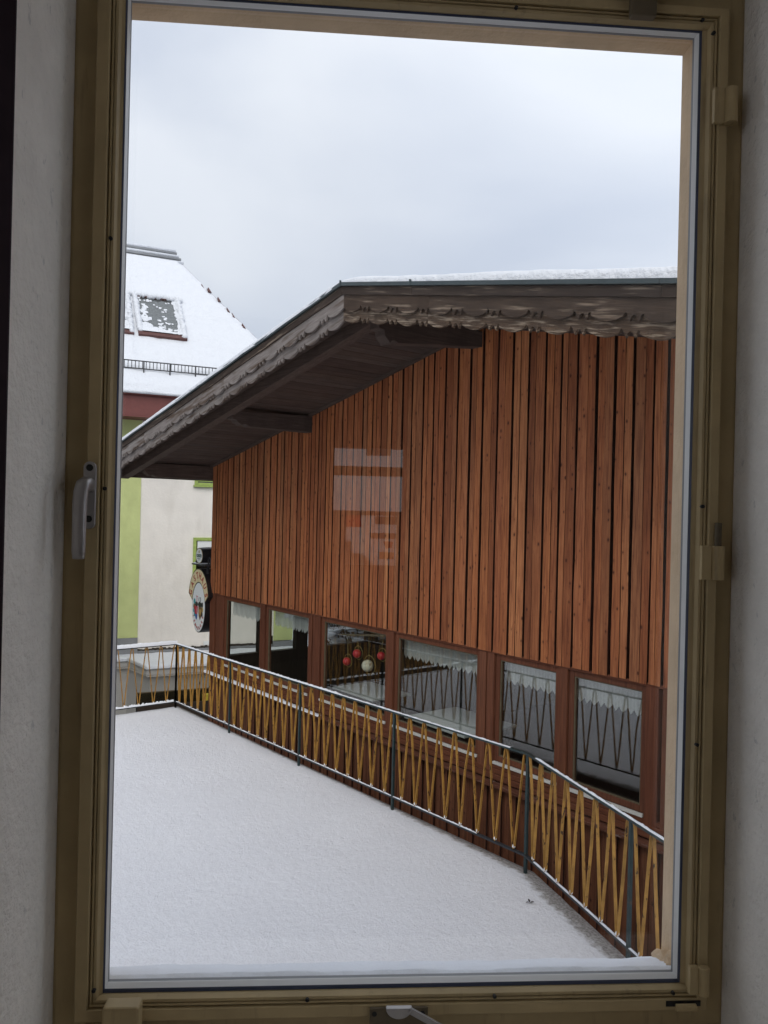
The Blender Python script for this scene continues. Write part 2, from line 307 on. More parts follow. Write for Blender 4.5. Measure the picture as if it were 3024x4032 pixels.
class MB:
    def __init__(s): s.v = []; s.f = []
    def add(s, vs, fs):
        b = len(s.v); s.v += [V(x) for x in vs]; s.f += [tuple(b + i for i in f) for f in fs]; return s
    def hexa(s, p):        # 4 bottom then 4 top, same winding
        return s.add(p, [(3, 2, 1, 0), (4, 5, 6, 7), (0, 1, 5, 4), (1, 2, 6, 5), (2, 3, 7, 6), (3, 0, 4, 7)])
    def box(s, a, b):
        (x0, y0, z0), (x1, y1, z1) = a, b
        return s.hexa([(x0, y0, z0), (x1, y0, z0), (x1, y1, z0), (x0, y1, z0), (x0, y0, z1), (x1, y0, z1), (x1, y1, z1), (x0, y1, z1)])
    def fbox(s, fn, a, b): # box in a local frame
        (x0, y0, z0), (x1, y1, z1) = a, b
        return s.hexa([fn(*q) for q in [(x0, y0, z0), (x1, y0, z0), (x1, y1, z0), (x0, y1, z0), (x0, y0, z1), (x1, y0, z1), (x1, y1, z1), (x0, y1, z1)]])
    def prism(s, pts, d):  # polygon pts (3d) extruded by vector d
        n = len(pts); d = V(d); q = [V(p) for p in pts]
        return s.add(q + [p + d for p in q], [tuple(range(n))[::-1], tuple(range(n, 2 * n))] + [(i, (i + 1) % n, n + (i + 1) % n, n + i) for i in range(n)])
    def tube(s, path, r, seg=8, cap=True, closed=False):
        path = [V(p) for p in path]; n = len(path); rs = r if isinstance(r, (list, tuple)) else [r] * n
        b = len(s.v); up = None
        for i, p in enumerate(path):
            t = (path[min(i + 1, n - 1)] - path[max(i - 1, 0)]).normalized()
            if closed: t = (path[(i + 1) % n] - path[i - 1]).normalized()
            if up is None: up = V((0, 0, 1)) if abs(t.z) < 0.9 else V((1, 0, 0))
            x = t.cross(up).normalized(); y = x.cross(t).normalized(); up = y
            for j in range(seg):
                a = 2 * math.pi * j / seg; s.v.append(p + x * math.cos(a) * rs[i] + y * math.sin(a) * rs[i])
        for i in range(n if closed else n - 1):
            i2 = (i + 1) % n
            for j in range(seg):
                s.f.append((b + i * seg + j, b + i * seg + (j + 1) % seg, b + i2 * seg + (j + 1) % seg, b + i2 * seg + j))
        if cap and not closed:
            s.f.append(tuple(b + j for j in range(seg))[::-1]); s.f.append(tuple(b + (n - 1) * seg + j for j in range(seg)))
        return s
    def bar(s, path, side, w, h, closed=False):  # flat bar along path; width w along 'side', height h in the other direction
        path = [V(p) for p in path]; n = len(path); side = V(side).normalized(); b = len(s.v)
        for i, p in enumerate(path):
            if closed: t = path[(i + 1) % n] - path[i - 1]
            else: t = path[min(i + 1, n - 1)] - path[max(i - 1, 0)]
            o = t.normalized().cross(side).normalized()
            s.v += [p - side * w / 2 - o * h / 2, p + side * w / 2 - o * h / 2, p + side * w / 2 + o * h / 2, p - side * w / 2 + o * h / 2]
        for i in range(n if closed else n - 1):
            i2 = (i + 1) % n
            for j in range(4): s.f.append((b + i * 4 + j, b + i2 * 4 + j, b + i2 * 4 + (j + 1) % 4, b + i * 4 + (j + 1) % 4))
        if not closed: s.f += [(b, b + 1, b + 2, b + 3), (b + 4 * n - 1, b + 4 * n - 2, b + 4 * n - 3, b + 4 * n - 4)]
        return s
    def ball(s, c, r, seg=14, rings=9, sq=(1, 1, 1), jit=0.0):
        b = len(s.v); c = V(c)
        for i in range(1, rings):
            a = math.pi * i / rings
            for j in range(seg):
                p = 2 * math.pi * j / seg; k = 1 + random.uniform(-jit, jit)
                s.v.append(c + V((math.sin(a) * math.cos(p) * sq[0], math.sin(a) * math.sin(p) * sq[1], math.cos(a) * sq[2])) * r * k)
        s.v += [c + V((0, 0, r * sq[2])), c - V((0, 0, r * sq[2]))]; t, d = len(s.v) - 2, len(s.v) - 1
        for i in range(rings - 2):
            for j in range(seg):
                s.f.append((b + i * seg + j, b + (i + 1) * seg + j, b + (i + 1) * seg + (j + 1) % seg, b + i * seg + (j + 1) % seg))
        for j in range(seg):
            s.f.append((t, b + j, b + (j + 1) % seg)); k = b + (rings - 2) * seg; s.f.append((d, k + (j + 1) % seg, k + j))
        return s
    def mesh(s, name, origin):
        me = bpy.data.meshes.new(name); o = V(origin)
        me.from_pydata([tuple(p - o) for p in s.v], [], s.f); me.validate()
        bm = bmesh.new(); bm.from_mesh(me); bmesh.ops.recalc_face_normals(bm, faces=bm.faces); bm.to_mesh(me); bm.free()
        return me
    def build(s, name, mat, parent=None, origin=None, smooth=False, bevel=0.0, kind=None):
        if origin is None:
            n = len(s.v); origin = sum(s.v, V((0, 0, 0))) / n; origin.z = min(p.z for p in s.v)
        me = s.mesh(name, origin)
        o = bpy.data.objects.new(name, me); COL.objects.link(o)
        me.materials.append(M[mat] if isinstance(mat, str) else mat)
        if smooth:
            for p in me.polygons: p.use_smooth = True
        o.location = V(origin) - (wpos(parent) if parent else V((0, 0, 0)))
        if parent: o.parent = parent
        if bevel:
            b = o.modifiers.new('bevel', 'BEVEL'); b.width = bevel; b.segments = 2; b.limit_method = 'ANGLE'
        if kind: o['kind'] = kind
        return o

def tag(o, label, cat, group=None):
    o['label'] = label; o['category'] = cat
    if group: o['group'] = group
    return o
def thing(name, loc, label, cat, group=None):
    o = bpy.data.objects.new(name, None); COL.objects.link(o); o.location = loc; o.empty_display_size = 0.2
    return tag(o, label, cat, group)
def nz(x, y, z, s=1.0): return mnoise.noise(V((x * s, y * s, z * s)))

# =================================================================== THE SETTING
# ground far below the terrace, covered in snow
g = MB(); N = 30; S = 220.0
for i in range(N + 1):
    for j in range(N + 1):
        x = -S + 2 * S * i / N; y = -S + 2 * S * j / N
        g.v.append(V((x, y, -3.25 + 0.1 * nz(x, y, 0, 0.2))))
for i in range(N):
    for j in range(N):
        a = i * (N + 1) + j; g.f.append((a, a + N + 1, a + N + 2, a + 1))
g.build('ground', 'snow', kind='structure', smooth=True)

def deck_z(x): return 0.0130 * (x + 4.74) if x < -4.74 else 0.0
# railing line (plan): far corner C, bend B, on towards the house
C = V((-12.25, -1.33)); B = V((-4.74, -1.33)); dirR = V((1.35, -0.52)).normalized()
RE = B + dirR * 6.2
# outline of the slab: 9 cm beyond the railing; the house wall closes it
er = V((0.55936, 0.82893, 0.0)); eo = V((-0.82893, 0.55936, 0.0)); WO = V((-0.82723, -6.06333, 3.13))
def win(a, dep, b): return WO + er * a + eo * dep + V((0, 0, b))
FAR_Y = -13.5
facL = win(-14.0, 0.13, 0); facR = win(2.55, 0.13, 0)
outline = [(C.x - 0.09, FAR_Y), (C.x - 0.09, C.y + 0.09), (B.x + 0.02, B.y + 0.09), (RE.x, RE.y + 0.095), (facR.x, facR.y), (facL.x, facL.y)]
sl_ = MB(); sl_.prism([(x, y, deck_z(x) - 0.33) for x, y in outline], (0, 0, 0.30)); sl_.build('terrace', 'concrete', kind='structure')
sl_ = MB(); ins = [(C.x + 0.5, FAR_Y), (C.x + 0.5, C.y - 0.5), (B.x - 0.1, B.y - 0.45), (RE.x - 0.4, RE.y - 0.5), (facR.x - .4, facR.y), (facL.x, facL.y)]
sl_.prism([(x, y, -3.25) for x, y in ins], (0, 0, 2.72)); sl_.build('terrace_wall', 'concrete', kind='structure')

# snow sheet on the terrace, thin and slushy along the railing
def edge_dist(x, y):
    d = min(x - (C.x - 0.09), (C.y + 0.09) - y)
    nrm = V((-dirR.y, dirR.x)); p = V((x, y)) - (B + V((0.02, 0.09)))
    return min(d, -(p.dot(nrm)))
sn = MB(); idx = {}; melt = []
step = 0.07
xs = [C.x - 0.08 + step * i for i in range(int((1.6 - C.x) / step) + 1)]
ys = [FAR_Y + step * 3 * i for i in range(int((-7.5 - FAR_Y) / (3 * step)))] + [-7.5 + step * i for i in range(int(6.3 / step) + 1)]
fn = eo.xy
for i, x in enumerate(xs):
    for j, y in enumerate(ys):
        d = edge_dist(x, y)
        if d < -step * 1.05: continue
        if (V((x, y)) - win(0, 0.10, 0).xy).dot(fn) < 0: continue
        if d < 0.0:      # pull on to the slab's edge
            k = -d + 0.004
            if (C.y + 0.09) - y < 0: y2 = y - k; x2 = x
            else: x2 = x + dirR.y * k; y2 = y - dirR.x * k
        else: x2, y2 = x, y
        dd = edge_dist(x2, y2)
        near = max(0.0, min(1.0, (x2 + 7.5) / 3.0))
        wdt = 0.10 + 0.11 * near + 0.04 * nz(x2, y2, 3, 1.3)
        m = max(0.0, min(1.0, 1.25 - dd / wdt)) * (0.55 + 0.45 * near)
        t = min(1.0, max(0.0, dd / 0.25))
        z = deck_z(x2) - 0.026 + 0.024 * t * t * (3 - 2 * t) + 0.014 * nz(x2, y2, 1, 0.9) * t + 0.004 * nz(x2, y2, 2, 5)
        idx[i, j] = len(sn.v); sn.v.append(V((x2, y2, z))); melt.append(m)
for i in range(len(xs) - 1):
    for j in range(len(ys) - 1):
        q = [idx.get(k) for k in ((i, j), (i + 1, j), (i + 1, j + 1), (i, j + 1))]
        if None not in q: sn.f.append(tuple(q))
so = sn.build('terrace_snow', 'deck_snow', kind='structure', smooth=True, origin=(0, 0, 0))
if len(so.data.vertices) == len(melt):
    at = so.data.attributes.new('melt', 'FLOAT', 'POINT'); at.data.foreach_set('value', melt)

# =================================================================== OUR HOUSE: wall with the opening, room behind
def ring(mb, a0, a1, b0, b1, A0, A1, B0, B1, d0, d1):
    mb.fbox(win, (A0, d0, B0), (a0, d1, B1)); mb.fbox(win, (a1, d0, B0), (A1, d1, B1))
    mb.fbox(win, (a0, d0, b1), (a1, d1, B1)); mb.fbox(win, (a0, d0, B0), (a1, d1, b0)); return mb
ring(MB(), -0.404, 0.465, -0.673, 0.702, -2.0, 2.4, -1.6, 1.05, -0.22, 0.03).build('room_wall', 'plaster_in', kind='structure')
ring(MB(), -0.395, 0.449, -0.720, 0.7055, -0.62, 0.68, -1.0, 0.92, 0.034, 0.138).build('window_reveal', 'plaster_out', kind='structure')
ring(MB(), -0.62, 0.68, -1.0, 0.92, -5.5, 4, -6.4, 1.9, 0.034, 0.13).build('house_wall', 'facade', kind='structure')
MB().fbox(win, (-2.0, -3.6, -1.75), (2.4, -0.22, -1.6)).build('room_floor', 'carpet', kind='structure')
MB().fbox(win, (-2.0, -3.6, 1.05), (2.4, 0.03, 1.15)).build('room_ceiling', 'plaster_in', kind='structure')
# openings added in both side walls, unseen behind the camera, to brighten the room
for A0_, A1_ in ((-2.12, -2.0), (2.4, 2.52)):
    sw = MB(); sw.fbox(win, (A0_, -3.6, -1.6), (A1_, -3.3, 1.05)); sw.fbox(win, (A0_, -1.15, -1.6), (A1_, -0.22, 1.05))
    sw.fbox(win, (A0_, -3.3, -1.6), (A1_, -1.15, -0.50)); sw.fbox(win, (A0_, -3.3, 0.80), (A1_, -1.15, 1.05)); sw.build('room_side_wall', 'plaster_in', kind='structure')
# back wall with an added opening, shaped to mirror as a bright patch
ring(MB(), -0.045, 0.345, -0.30, 0.355, -2.0, 2.4, -1.6, 1.05, -3.50, -3.40).build('room_back_wall', 'carpet', kind='structure')
bwn = thing('mirror_opening', win(0.15, -3.45, -0.30), 'opening added in the back wall of the room, mirrored as a pale patch in the glass', 'window')
f_ = MB(); f_.fbox(win, (-0.045, -3.47, 0.200), (0.345, -3.42, 0.252)); f_.build('crossbar', 'frame_gold', bwn)
f_ = MB(); f_.fbox(win, (0.133, -3.48, 0.316), (0.271, -3.44, 0.355)); f_.build('notch_mask', 'cloth', bwn)

cu = MB(); pc = []
for k in range(60):
    a_ = -0.4052 - 0.010 * k; pc.append((a_ + 0.0165, -0.240 - 0.016 * math.sin(k * 0.55) - 0.01 * (k > 0)))
for z in (-1.55, 0.98):
    for a_, d_ in pc: cu.v.append(win(a_, d_, z))
    for a_, d_ in pc: cu.v.append(win(a_, d_ - 0.004, z))
n_ = len(pc)
for k in range(n_ - 1):
    cu.f += [(k, k + 1, 2 * n_ + k + 1, 2 * n_ + k), (n_ + k, 3 * n_ + k, 3 * n_ + k + 1, n_ + k + 1)]
cu.f += [(0, 2 * n_, 3 * n_, n_)]
tag(cu.build('room_curtain', 'curtain_dark'), 'dark plum curtain drawn back at the far left edge of the window recess', 'curtain')

def paper(name, mat, pts, d=-3.45):  # cut-outs added to shape the mirrored bright patch
    q = MB(); q.prism([win(a, d, b) for a, b in pts], eo * 0.002); return q.build(name, mat, bwn)
paper('mask_board', 'carpet', [(-0.045, 0.004), (0.345, 0.004), (0.345, -0.02), (0.03, -0.02), (0.03, -0.30), (-0.045, -0.30)])
paper('mask_board', 'carpet', [(0.345, -0.02), (0.345, -0.30), (0.315, -0.30), (0.315, -0.02)])
paper('mask_board', 'carpet', [(0.030, -0.165), (0.064, -0.165), (0.064, -0.23), (0.105, -0.232), (0.14, -0.25), (0.17, -0.288), (0.205, -0.30), (0.03, -0.30)])
paper('red_film', 'film_red', [(0.03, -0.02), (0.112, -0.02), (0.112, -0.088), (0.03, -0.088)], -3.44)
paper('white_paper', 'film_white', [(0.03, -0.088), (0.112, -0.088), (0.112, -0.02), (0.315, -0.02), (0.315, -0.30), (0.03, -0.30)], -3.445)
paper('dark_card', 'carpet', [(0.19, -0.025), (0.315, -0.025), (0.315, -0.07), (0.19, -0.07)], -3.435)
paper('dark_card', 'carpet', [(0.165, -0.118), (0.315, -0.118), (0.315, -0.150), (0.165, -0.150)], -3.435)
paper('red_film', 'film_red', [(0.24, -0.165), (0.295, -0.165), (0.29, -0.20), (0.255, -0.205)], -3.435)
paper('orange_film', 'film_orange', [(0.218, -0.225), (0.302, -0.225), (0.302, -0.264), (0.218, -0.264)], -3.435)

# sill outside, under snow
def sill(u, v):   # u across -0.395..0.453, v outwards 0.02..0.17
    z = -0.612 - (v - 0.02) * 0.50
    return z
sb = MB()
sb.hexa([win(-0.395, 0.03, -0.70), win(0.453, 0.03, -0.70), win(0.453, 0.165, -0.74), win(-0.395, 0.165, -0.74),
         win(-0.395, 0.03, -0.632), win(0.453, 0.03, -0.632), win(0.453, 0.165, -0.700), win(-0.395, 0.165, -0.700)])
sb.build('window_sill', 'concrete', kind='structure')
ss = MB(); NU, NV = 90, 10
for i in range(NU + 1):
    for j in range(NV + 1):
        u = -0.393 + 0.835 * i / NU; v = 0.034 + 0.131 * j / NV
        e = 1.0 - max(0.0, (j / NV - 0.75) / 0.25) ** 2 * 0.7
        h = (0.010 + 0.010 * j / NV + 0.003 * nz(u, v, 0, 9) + 0.002 * nz(u, v, 5, 40)) * e if j else -0.004
        wob = 0.004 * nz(u, 3, 1, 12) + (0.003 * nz(u, 9, 4, 45)) if j == NV else 0
        ss.v.append(win(u, v + wob, -0.632 - (v - 0.03) * 0.50 + h))
for i in range(NU):
    for j in range(NV):
        a = i * (NV + 1) + j; ss.f.append((a, a + NV + 1, a + NV + 2, a + 1))
ss.build('sill_snow', 'snow', kind='structure', smooth=True)
lp = MB()
for k in range(6):
    lp.ball(win(0.443 + random.uniform(-0.008, 0.006), 0.06 + 0.014 * k, -0.642 - 0.006 * k + random.uniform(0, 0.006)), 0.014 + random.uniform(0, 0.005), 9, 7, (1, 1, 0.9), 0.2)
tag(lp.build('plaster_lump', 'plaster_out'), 'crumbling tan plaster lump at the right end of the snowy window sill', 'plaster lump')

# =================================================================== THE ROOM WINDOW
rw = thing('room_window', win(0.03, -0.02, -0.673), 'olive framed casement window with a lever handle, closed, seen from inside', 'window')
G = (-0.338, 0.400, -0.605, 0.643); R1 = (-0.342, 0.406, -0.614, 0.647); R2 = (-0.356, 0.422, -0.625, 0.657); R3 = (-0.373, 0.436, -0.641, 0.669); R4 = (-0.404, 0.465, -0.673, 0.702)
def loft(mb, rings):  # rings: (a0,a1,b0,b1,dep)
    base = len(mb.v)
    for a0, a1, b0, b1, d in rings: mb.v += [win(a0, d, b0), win(a1, d, b0), win(a1, d, b1), win(a0, d, b1)]
    for i in range(len(rings) - 1):
        for j in range(4):
            mb.f.append((base + 4 * i + j, base + 4 * i + (j + 1) % 4, base + 4 * i + 4 + (j + 1) % 4, base + 4 * i + 4 + j))
    return mb
def ins(r, e): return (r[0] + e, r[1] - e, r[2] + e, r[3] - e)
def lerp(r, q, t): return tuple(a + (b - a) * t for a, b in zip(r, q))
# fixed frame
loft(MB(), [(*R4, 0.03), (*R4, -0.016), (*ins(R4, 0.004), -0.018), (*ins(R3, -0.0015), -0.018), (*ins(R3, -0.0015), 0.03), (*R4, 0.03)]).build('outer_frame', 'frame_gold', rw)
sash = loft(MB(), [(*ins(R3, 0.0005), 0.012), (*ins(R3, 0.0005), -0.034), (*ins(R3, 0.002), -0.036), (*ins(R2, -0.0012), -0.036), (*R2, -0.0345), (*R2, 0.012), (*ins(R3, 0.0005), 0.012)]).build('sash', 'frame_gold', rw)
# glazing bead: stepped grooves
e = 0.0012
loft(MB(), [(*ins(R2, .0004), -0.030), (*ins(R2, .0022), -0.0325), (*ins(R2, .0038), -0.0325), (*ins(R2, .0042), -0.0285), (*ins(R2, .0052), -0.0285), (*ins(R2, .0056), -0.0305),
            (*ins(R2, .0085), -0.0295), (*ins(R2, .0105), -0.022), (*ins(R1, -.0004), -0.0195), (*ins(R1, -.0004), 0.0), (*ins(R2, .0004), 0.0), (*ins(R2, .0004), -0.030)]).build('bead', 'frame_gold', sash)
loft(MB(), [(*R1, -0.0185), (*lerp(R1, G, .42), -0.0165), (*lerp(R1, G, .42), -0.008), (*R1, -0.008), (*R1, -0.0185)]).build('seal', 'seal_dark', sash)
loft(MB(), [(*lerp(R1, G, .43), -0.0160), (*lerp(R1, G, .88), -0.0095), (*lerp(R1, G, .9), -0.004), (*lerp(R1, G, .43), -0.004), (*lerp(R1, G, .43), -0.0160)]).build('glazing_strip', 'seal_white', sash)
loft(MB(), [(*lerp(R1, G, .91), -0.0080), (*lerp(R1, G, .985), -0.0045), (*lerp(R1, G, .985), -0.0038), (*lerp(R1, G, .91), -0.0038), (*lerp(R1, G, .91), -0.0080)]).build('glazing_seal', 'flashing', sash)
MB().fbox(win, (G[0] - .005, -0.0035, G[2] - .005), (G[1] + .005, 0.0005, G[3] + .005)).build('pane', 'pane', sash)
# screw holes along the bead
for a, b in [(-0.085, -0.6195), (0.155, -0.6195), (-0.333, -0.6195), (-0.3495, -0.603), (0.400, 0.653), (0.4155, 0.637), (0.4155, 0.017), (-0.3505, 0.332), (-0.3505, 0.021), (0.4155, -0.600), (0.391, -0.6195), (0.4155, -0.295), (0.153, 0.6525), (-0.1, 0.6525)]:
    m = MB(); m.tube([win(a, -0.0335, b), win(a, -0.027, b)], 0.0024, 10); m.build('screw', 'hole', rw)
# handle: backplate with two screw holes, offset lever
hp = MB(); pts = []
for k in range(20):
    t = 2 * math.pi * k / 20; cyy = 0.046 if math.sin(t) >= 0 else -0.0215
    pts.append(win(-0.3665 + 0.0078 * math.cos(t), -0.0365, cyy + 0.0078 * math.sin(t)))
hp.prism(pts, eo * -0.005); plate = hp.build('handle_plate', 'handle', rw, bevel=0.0012)
for b in (0.046, -0.017):
    m = MB(); m.tube([win(-0.3665, -0.0425, b), win(-0.3665, -0.038, b)], 0.0042, 14); m.build('screw', 'hole', plate)
hg = MB(); path = [(-0.3665, -0.041, 0.024), (-0.3668, -0.052, 0.026), (-0.3672, -0.064, 0.024), (-0.3680, -0.0705, 0.015), (-0.3684, -0.072, 0.0), (-0.3684, -0.072, -0.03), (-0.3686, -0.0715, -0.055), (-0.3688, -0.070, -0.064)]
sec = []
P = [win(*p) for p in path]
W_ = [0.0072, 0.0075, 0.0080, 0.0083, 0.0083, 0.0080, 0.0078, 0.0070]; H_ = [0.0085, 0.0085, 0.0070, 0.0055, 0.0050, 0.0048, 0.0048, 0.0042]
b0 = 0
for i, p in enumerate(P):
    t = (P[min(i + 1, len(P) - 1)] - P[max(i - 1, 0)]).normalized(); x = er; y = t.cross(x).normalized()
    for j in range(12):
        a = 2 * math.pi * j / 12; c_, s_ = math.cos(a), math.sin(a)
        c_ = math.copysign(abs(c_) ** 0.6, c_); s_ = math.copysign(abs(s_) ** 0.6, s_)
        hg.v.append(p + x * c_ * W_[i] + y * s_ * H_[i])
for i in range(len(P) - 1):
    for j in range(12): hg.f.append((i * 12 + j, i * 12 + (j + 1) % 12, i * 12 + 12 + (j + 1) % 12, i * 12 + 12 + j))
hg.f += [tuple(range(12))[::-1], tuple((len(P) - 1) * 12 + j for j in range(12))]
hg.build('lever', 'handle', rw, smooth=True)
# hinges on the right
def hinge(a0, a1, b0, b1, pin=None):
    m = MB(); am = a0 + (a1 - a0) * 0.45
    m.fbox(win, (a0, -0.044, b0), (am, -0.036, b1))
    n = 12; ac = (am + a1) / 2; r = (a1 - am) / 2
    m.tube([win(ac, -0.043, b0), win(ac, -0.043, b1)], r, 14)
    h = m.build('hinge', 'frame_gold', rw, bevel=0.0008)
    if pin:
        q = MB(); q.tube([win(ac + 0.001, -0.040, b1), win(ac + 0.001, -0.040, b1 + pin)], 0.0045, 10); q.build('hinge_pin', 'frame_dark', h)
    sl2 = MB(); sl2.fbox(win, (a0 + (a1 - a0) * .55, -0.0175, b1), (a0 + (a1 - a0) * .75, -0.0165, b1 + 0.045)); return h
hinge(0.4134, 0.4440, 0.515, 0.560)
hinge(0.4106, 0.4405, -0.078, -0.034, 0.030)
hinge(0.408, 0.4335, -0.616, -0.580)
# latch, stay, cap and bracket
m = MB(); m.fbox(win, (0.380, -0.0372, -0.634), (0.426, -0.0362, -0.627)); lt = m.build('latch_slot', 'hole', rw)
m = MB(); m.tube([win(0.392, -0.041, -0.633), win(0.418, -0.041, -0.633)], 0.0045, 10); m.build('latch_bolt', 'frame_gold', lt)
m = MB(); m.fbox(win, (-0.006, -0.040, -0.652), (0.068, -0.0362, -0.627)); stp = m.build('stay_plate', 'frame_dark', rw, bevel=0.0008)
m = MB(); pts = [win(0.0305 + 0.0165 * math.cos(math.pi + math.pi * k / 16), -0.041, -0.6225 + 0.0135 * math.sin(math.pi + math.pi * k / 16)) for k in range(17)]
m.prism(pts, eo * -0.008); m.build('stay_disc', 'handle', stp, bevel=0.001)
m = MB(); m.bar([win(0.044, -0.053, -0.6225), win(0.082, -0.056, -0.642), win(0.12, -0.057, -0.655)], eo, 0.004, 0.007); m.build('stay_arm', 'handle', stp)
for a in (0.000, 0.061):
    m = MB(); m.tube([win(a, -0.0405, -0.634), win(a, -0.038, -0.634)], 0.0032, 10); m.build('screw', 'hole', stp)
m = MB(); m.fbox(win, (-0.332, -0.060, -0.668), (-0.288, -0.0362, -0.6085)); m.build('bottom_cap', 'frame_gold', rw, bevel=0.003)
m = MB(); m.fbox(win, (0.299, -0.050, 0.643), (0.332, -0.0362, 0.70)); m.build('top_bracket', 'frame_dark', rw, bevel=0.002)

# =================================================================== THE TIMBER RESTAURANT
RIDGE = -6.75; SL = 0.2045
def soff(x): return 5.365 - SL * abs(x - RIDGE)
def rtop(x): return 5.464 - SL * abs(x - RIDGE)
rest = thing('restaurant_building', (-7.5, 0, -3.25), 'brown board clad timber restaurant with a snowy low gable roof and carved bargeboards', 'building')
XL, XR = -13.80, -0.6
ZB = 1.565

def board(name, x0, x1, z0, zt, y0=0.0, th=0.024, mat='board', top=None, seg=9):
    """one sawn plank with slightly wavy edges; top(x) gives a raking upper end"""
    m = MB(); rows = []
    for i in range(seg + 1):
        t = i / seg
        w0 = random.gauss(0, 0.0014); w1 = random.gauss(0, 0.0014)
        if random.random() < 0.07 and 0 < i < seg: w0 -= random.uniform(0.003, 0.008)
        if random.random() < 0.07 and 0 < i < seg: w1 += random.uniform(0.003, 0.008)
        xa, xb = x0 + w0, x1 + w1
        za = z0 + (zt(xa) - z0) * t if callable(zt) else z0 + (zt - z0) * t
        zb = z0 + (zt(xb) - z0) * t if callable(zt) else z0 + (zt - z0) * t
        rows.append([(xa, y0 - th, za), (xb, y0 - th, zb), (xb, y0, zb), (xa, y0, za)])
    for r in rows: m.v += [V(p) for p in r]
    for i in range(seg):
        for j in range(4): m.f.append((i * 4 + j, i * 4 + (j + 1) % 4, i * 4 + 4 + (j + 1) % 4, i * 4 + 4 + j))
    m.f += [(3, 2, 1, 0), tuple(seg * 4 + j for j in range(4))]
    o = m.build(name, mat, rest, origin=((x0 + x1) / 2, y0, z0))
    o.data.materials.append(M['gap_shade'])      # shade of the gaps, painted on the plank sides
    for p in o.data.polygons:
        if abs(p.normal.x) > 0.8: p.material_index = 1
    return o

# backing behind the planks, both fields
bk = MB()
bk.prism([(XL, 0.055, ZB), (XR, 0.055, ZB), (XR, 0.055, soff(XR)), (RIDGE, 0.055, soff(RIDGE)), (XL, 0.055, soff(XL))], (0, 0.09, 0)); bk.build('wall_backing', 'gap_shade', rest)
bk = MB(); bk.box((XL, 0.012, -3.25), (XR, 0.15, 0.10)); bk.build('wall_backing', 'trim', rest)

GAPS = [-13.80, -13.60, -13.385, -13.17, -12.96, -12.745, -12.53, -12.31, -12.10, -11.88, -11.66, -11.44, -11.22, -11.0, -10.79, -10.575, -10.423, -10.215, -10.004, -9.803, -9.59, -9.314, -9.098, -8.872, -8.669, -8.442, -8.221, -8.022, -7.802, -7.601, -7.382, -7.157, -6.941, -6.731,
        -6.488, -6.255, -6.021, -5.778, -5.563, -5.348, -5.108, -4.887, -4.668, -4.437, -4.29]
while GAPS[-1] < XR - 0.3: GAPS.append(GAPS[-1] + random.uniform(0.205, 0.24))
for a, b in zip(GAPS[:-1], GAPS[1:]):
    w = b - a; g0 = random.uniform(0.030, 0.042) if w > 0.18 else 0.024
    sp = a + g0 + (w - g0) * random.uniform(0.38, 0.62)
    zt = lambda x: soff(x) - 0.004
    d = random.uniform(-0.003, 0.002)
    zb = ZB - 0.012 + random.uniform(-0.006, 0.006)
    board('board', a + g0, sp - 0.0015, zb, zt, 0.045, 0.073 + d)
    board('board', sp + 0.0015, b, zb + random.uniform(-0.004, 0.004), zt, 0.045, 0.068 - d)
x = XL
while x < XR - 0.2:
    w = random.uniform(0.20, 0.24); g0 = random.uniform(0.05, 0.062); sp = x + g0 + (w - g0) * random.uniform(0.4, 0.6)
    board('lower_board', x + g0, sp - 0.0015, -3.25, 0.04, 0.004, 0.028, 'board_dark', seg=5)
    board('lower_board', sp + 0.0015, x + w, -3.25, 0.04, 0.004, 0.025, 'board_dark', seg=5)
    x += w
# raking trim under the soffit, both slopes
for sgn, xe in ((-1, XL - 0.1), (1, XR)):
    m = MB(); xs2 = [RIDGE, xe]
    m.prism([(RIDGE, -0.075, soff(RIDGE) - 0.045), (xe, -0.075, soff(xe) - 0.045), (xe, -0.075, soff(xe) - 0.002), (RIDGE, -0.075, soff(RIDGE) - 0.002)], (0, 0.044, 0)); m.build('raking_trim', 'eave_x', rest)

# window band: posts, header, sill rails
WIN = [(-13.18, -11.95), (-11.67, -10.44), (-10.00, -8.50), (-8.23, -6.75), (-6.38, -5.565), (-5.324, -4.51)]
GT, GB = 1.465, 0.365
hd = MB(); hd.box((XL, -0.012, 1.53), (XR, 0.13, ZB - 0.002)); hd.build('header_beam', 'trim_h', rest, bevel=0.004)
def post(x0, x1, y=-0.012, mat='trim'):
    m = MB(); m.box((x0, y, 0.10), (x1, 0.128, 1.5295)); return m.build('post', mat, rest, bevel=0.004)
post(-13.80, -13.60); post(-13.585, -13.42, 0.012); post(-13.405, -13.25, 0.0)
post(-11.885, -11.735); post(-10.375, -10.292); post(-10.262, -10.07); post(-8.432, -8.298)
post(-6.685, -6.575); post(-6.555, -6.448); post(-5.50, -5.389); post(-4.443, -4.31, -0.016); post(-4.27, -4.05); post(-4.02, XR)
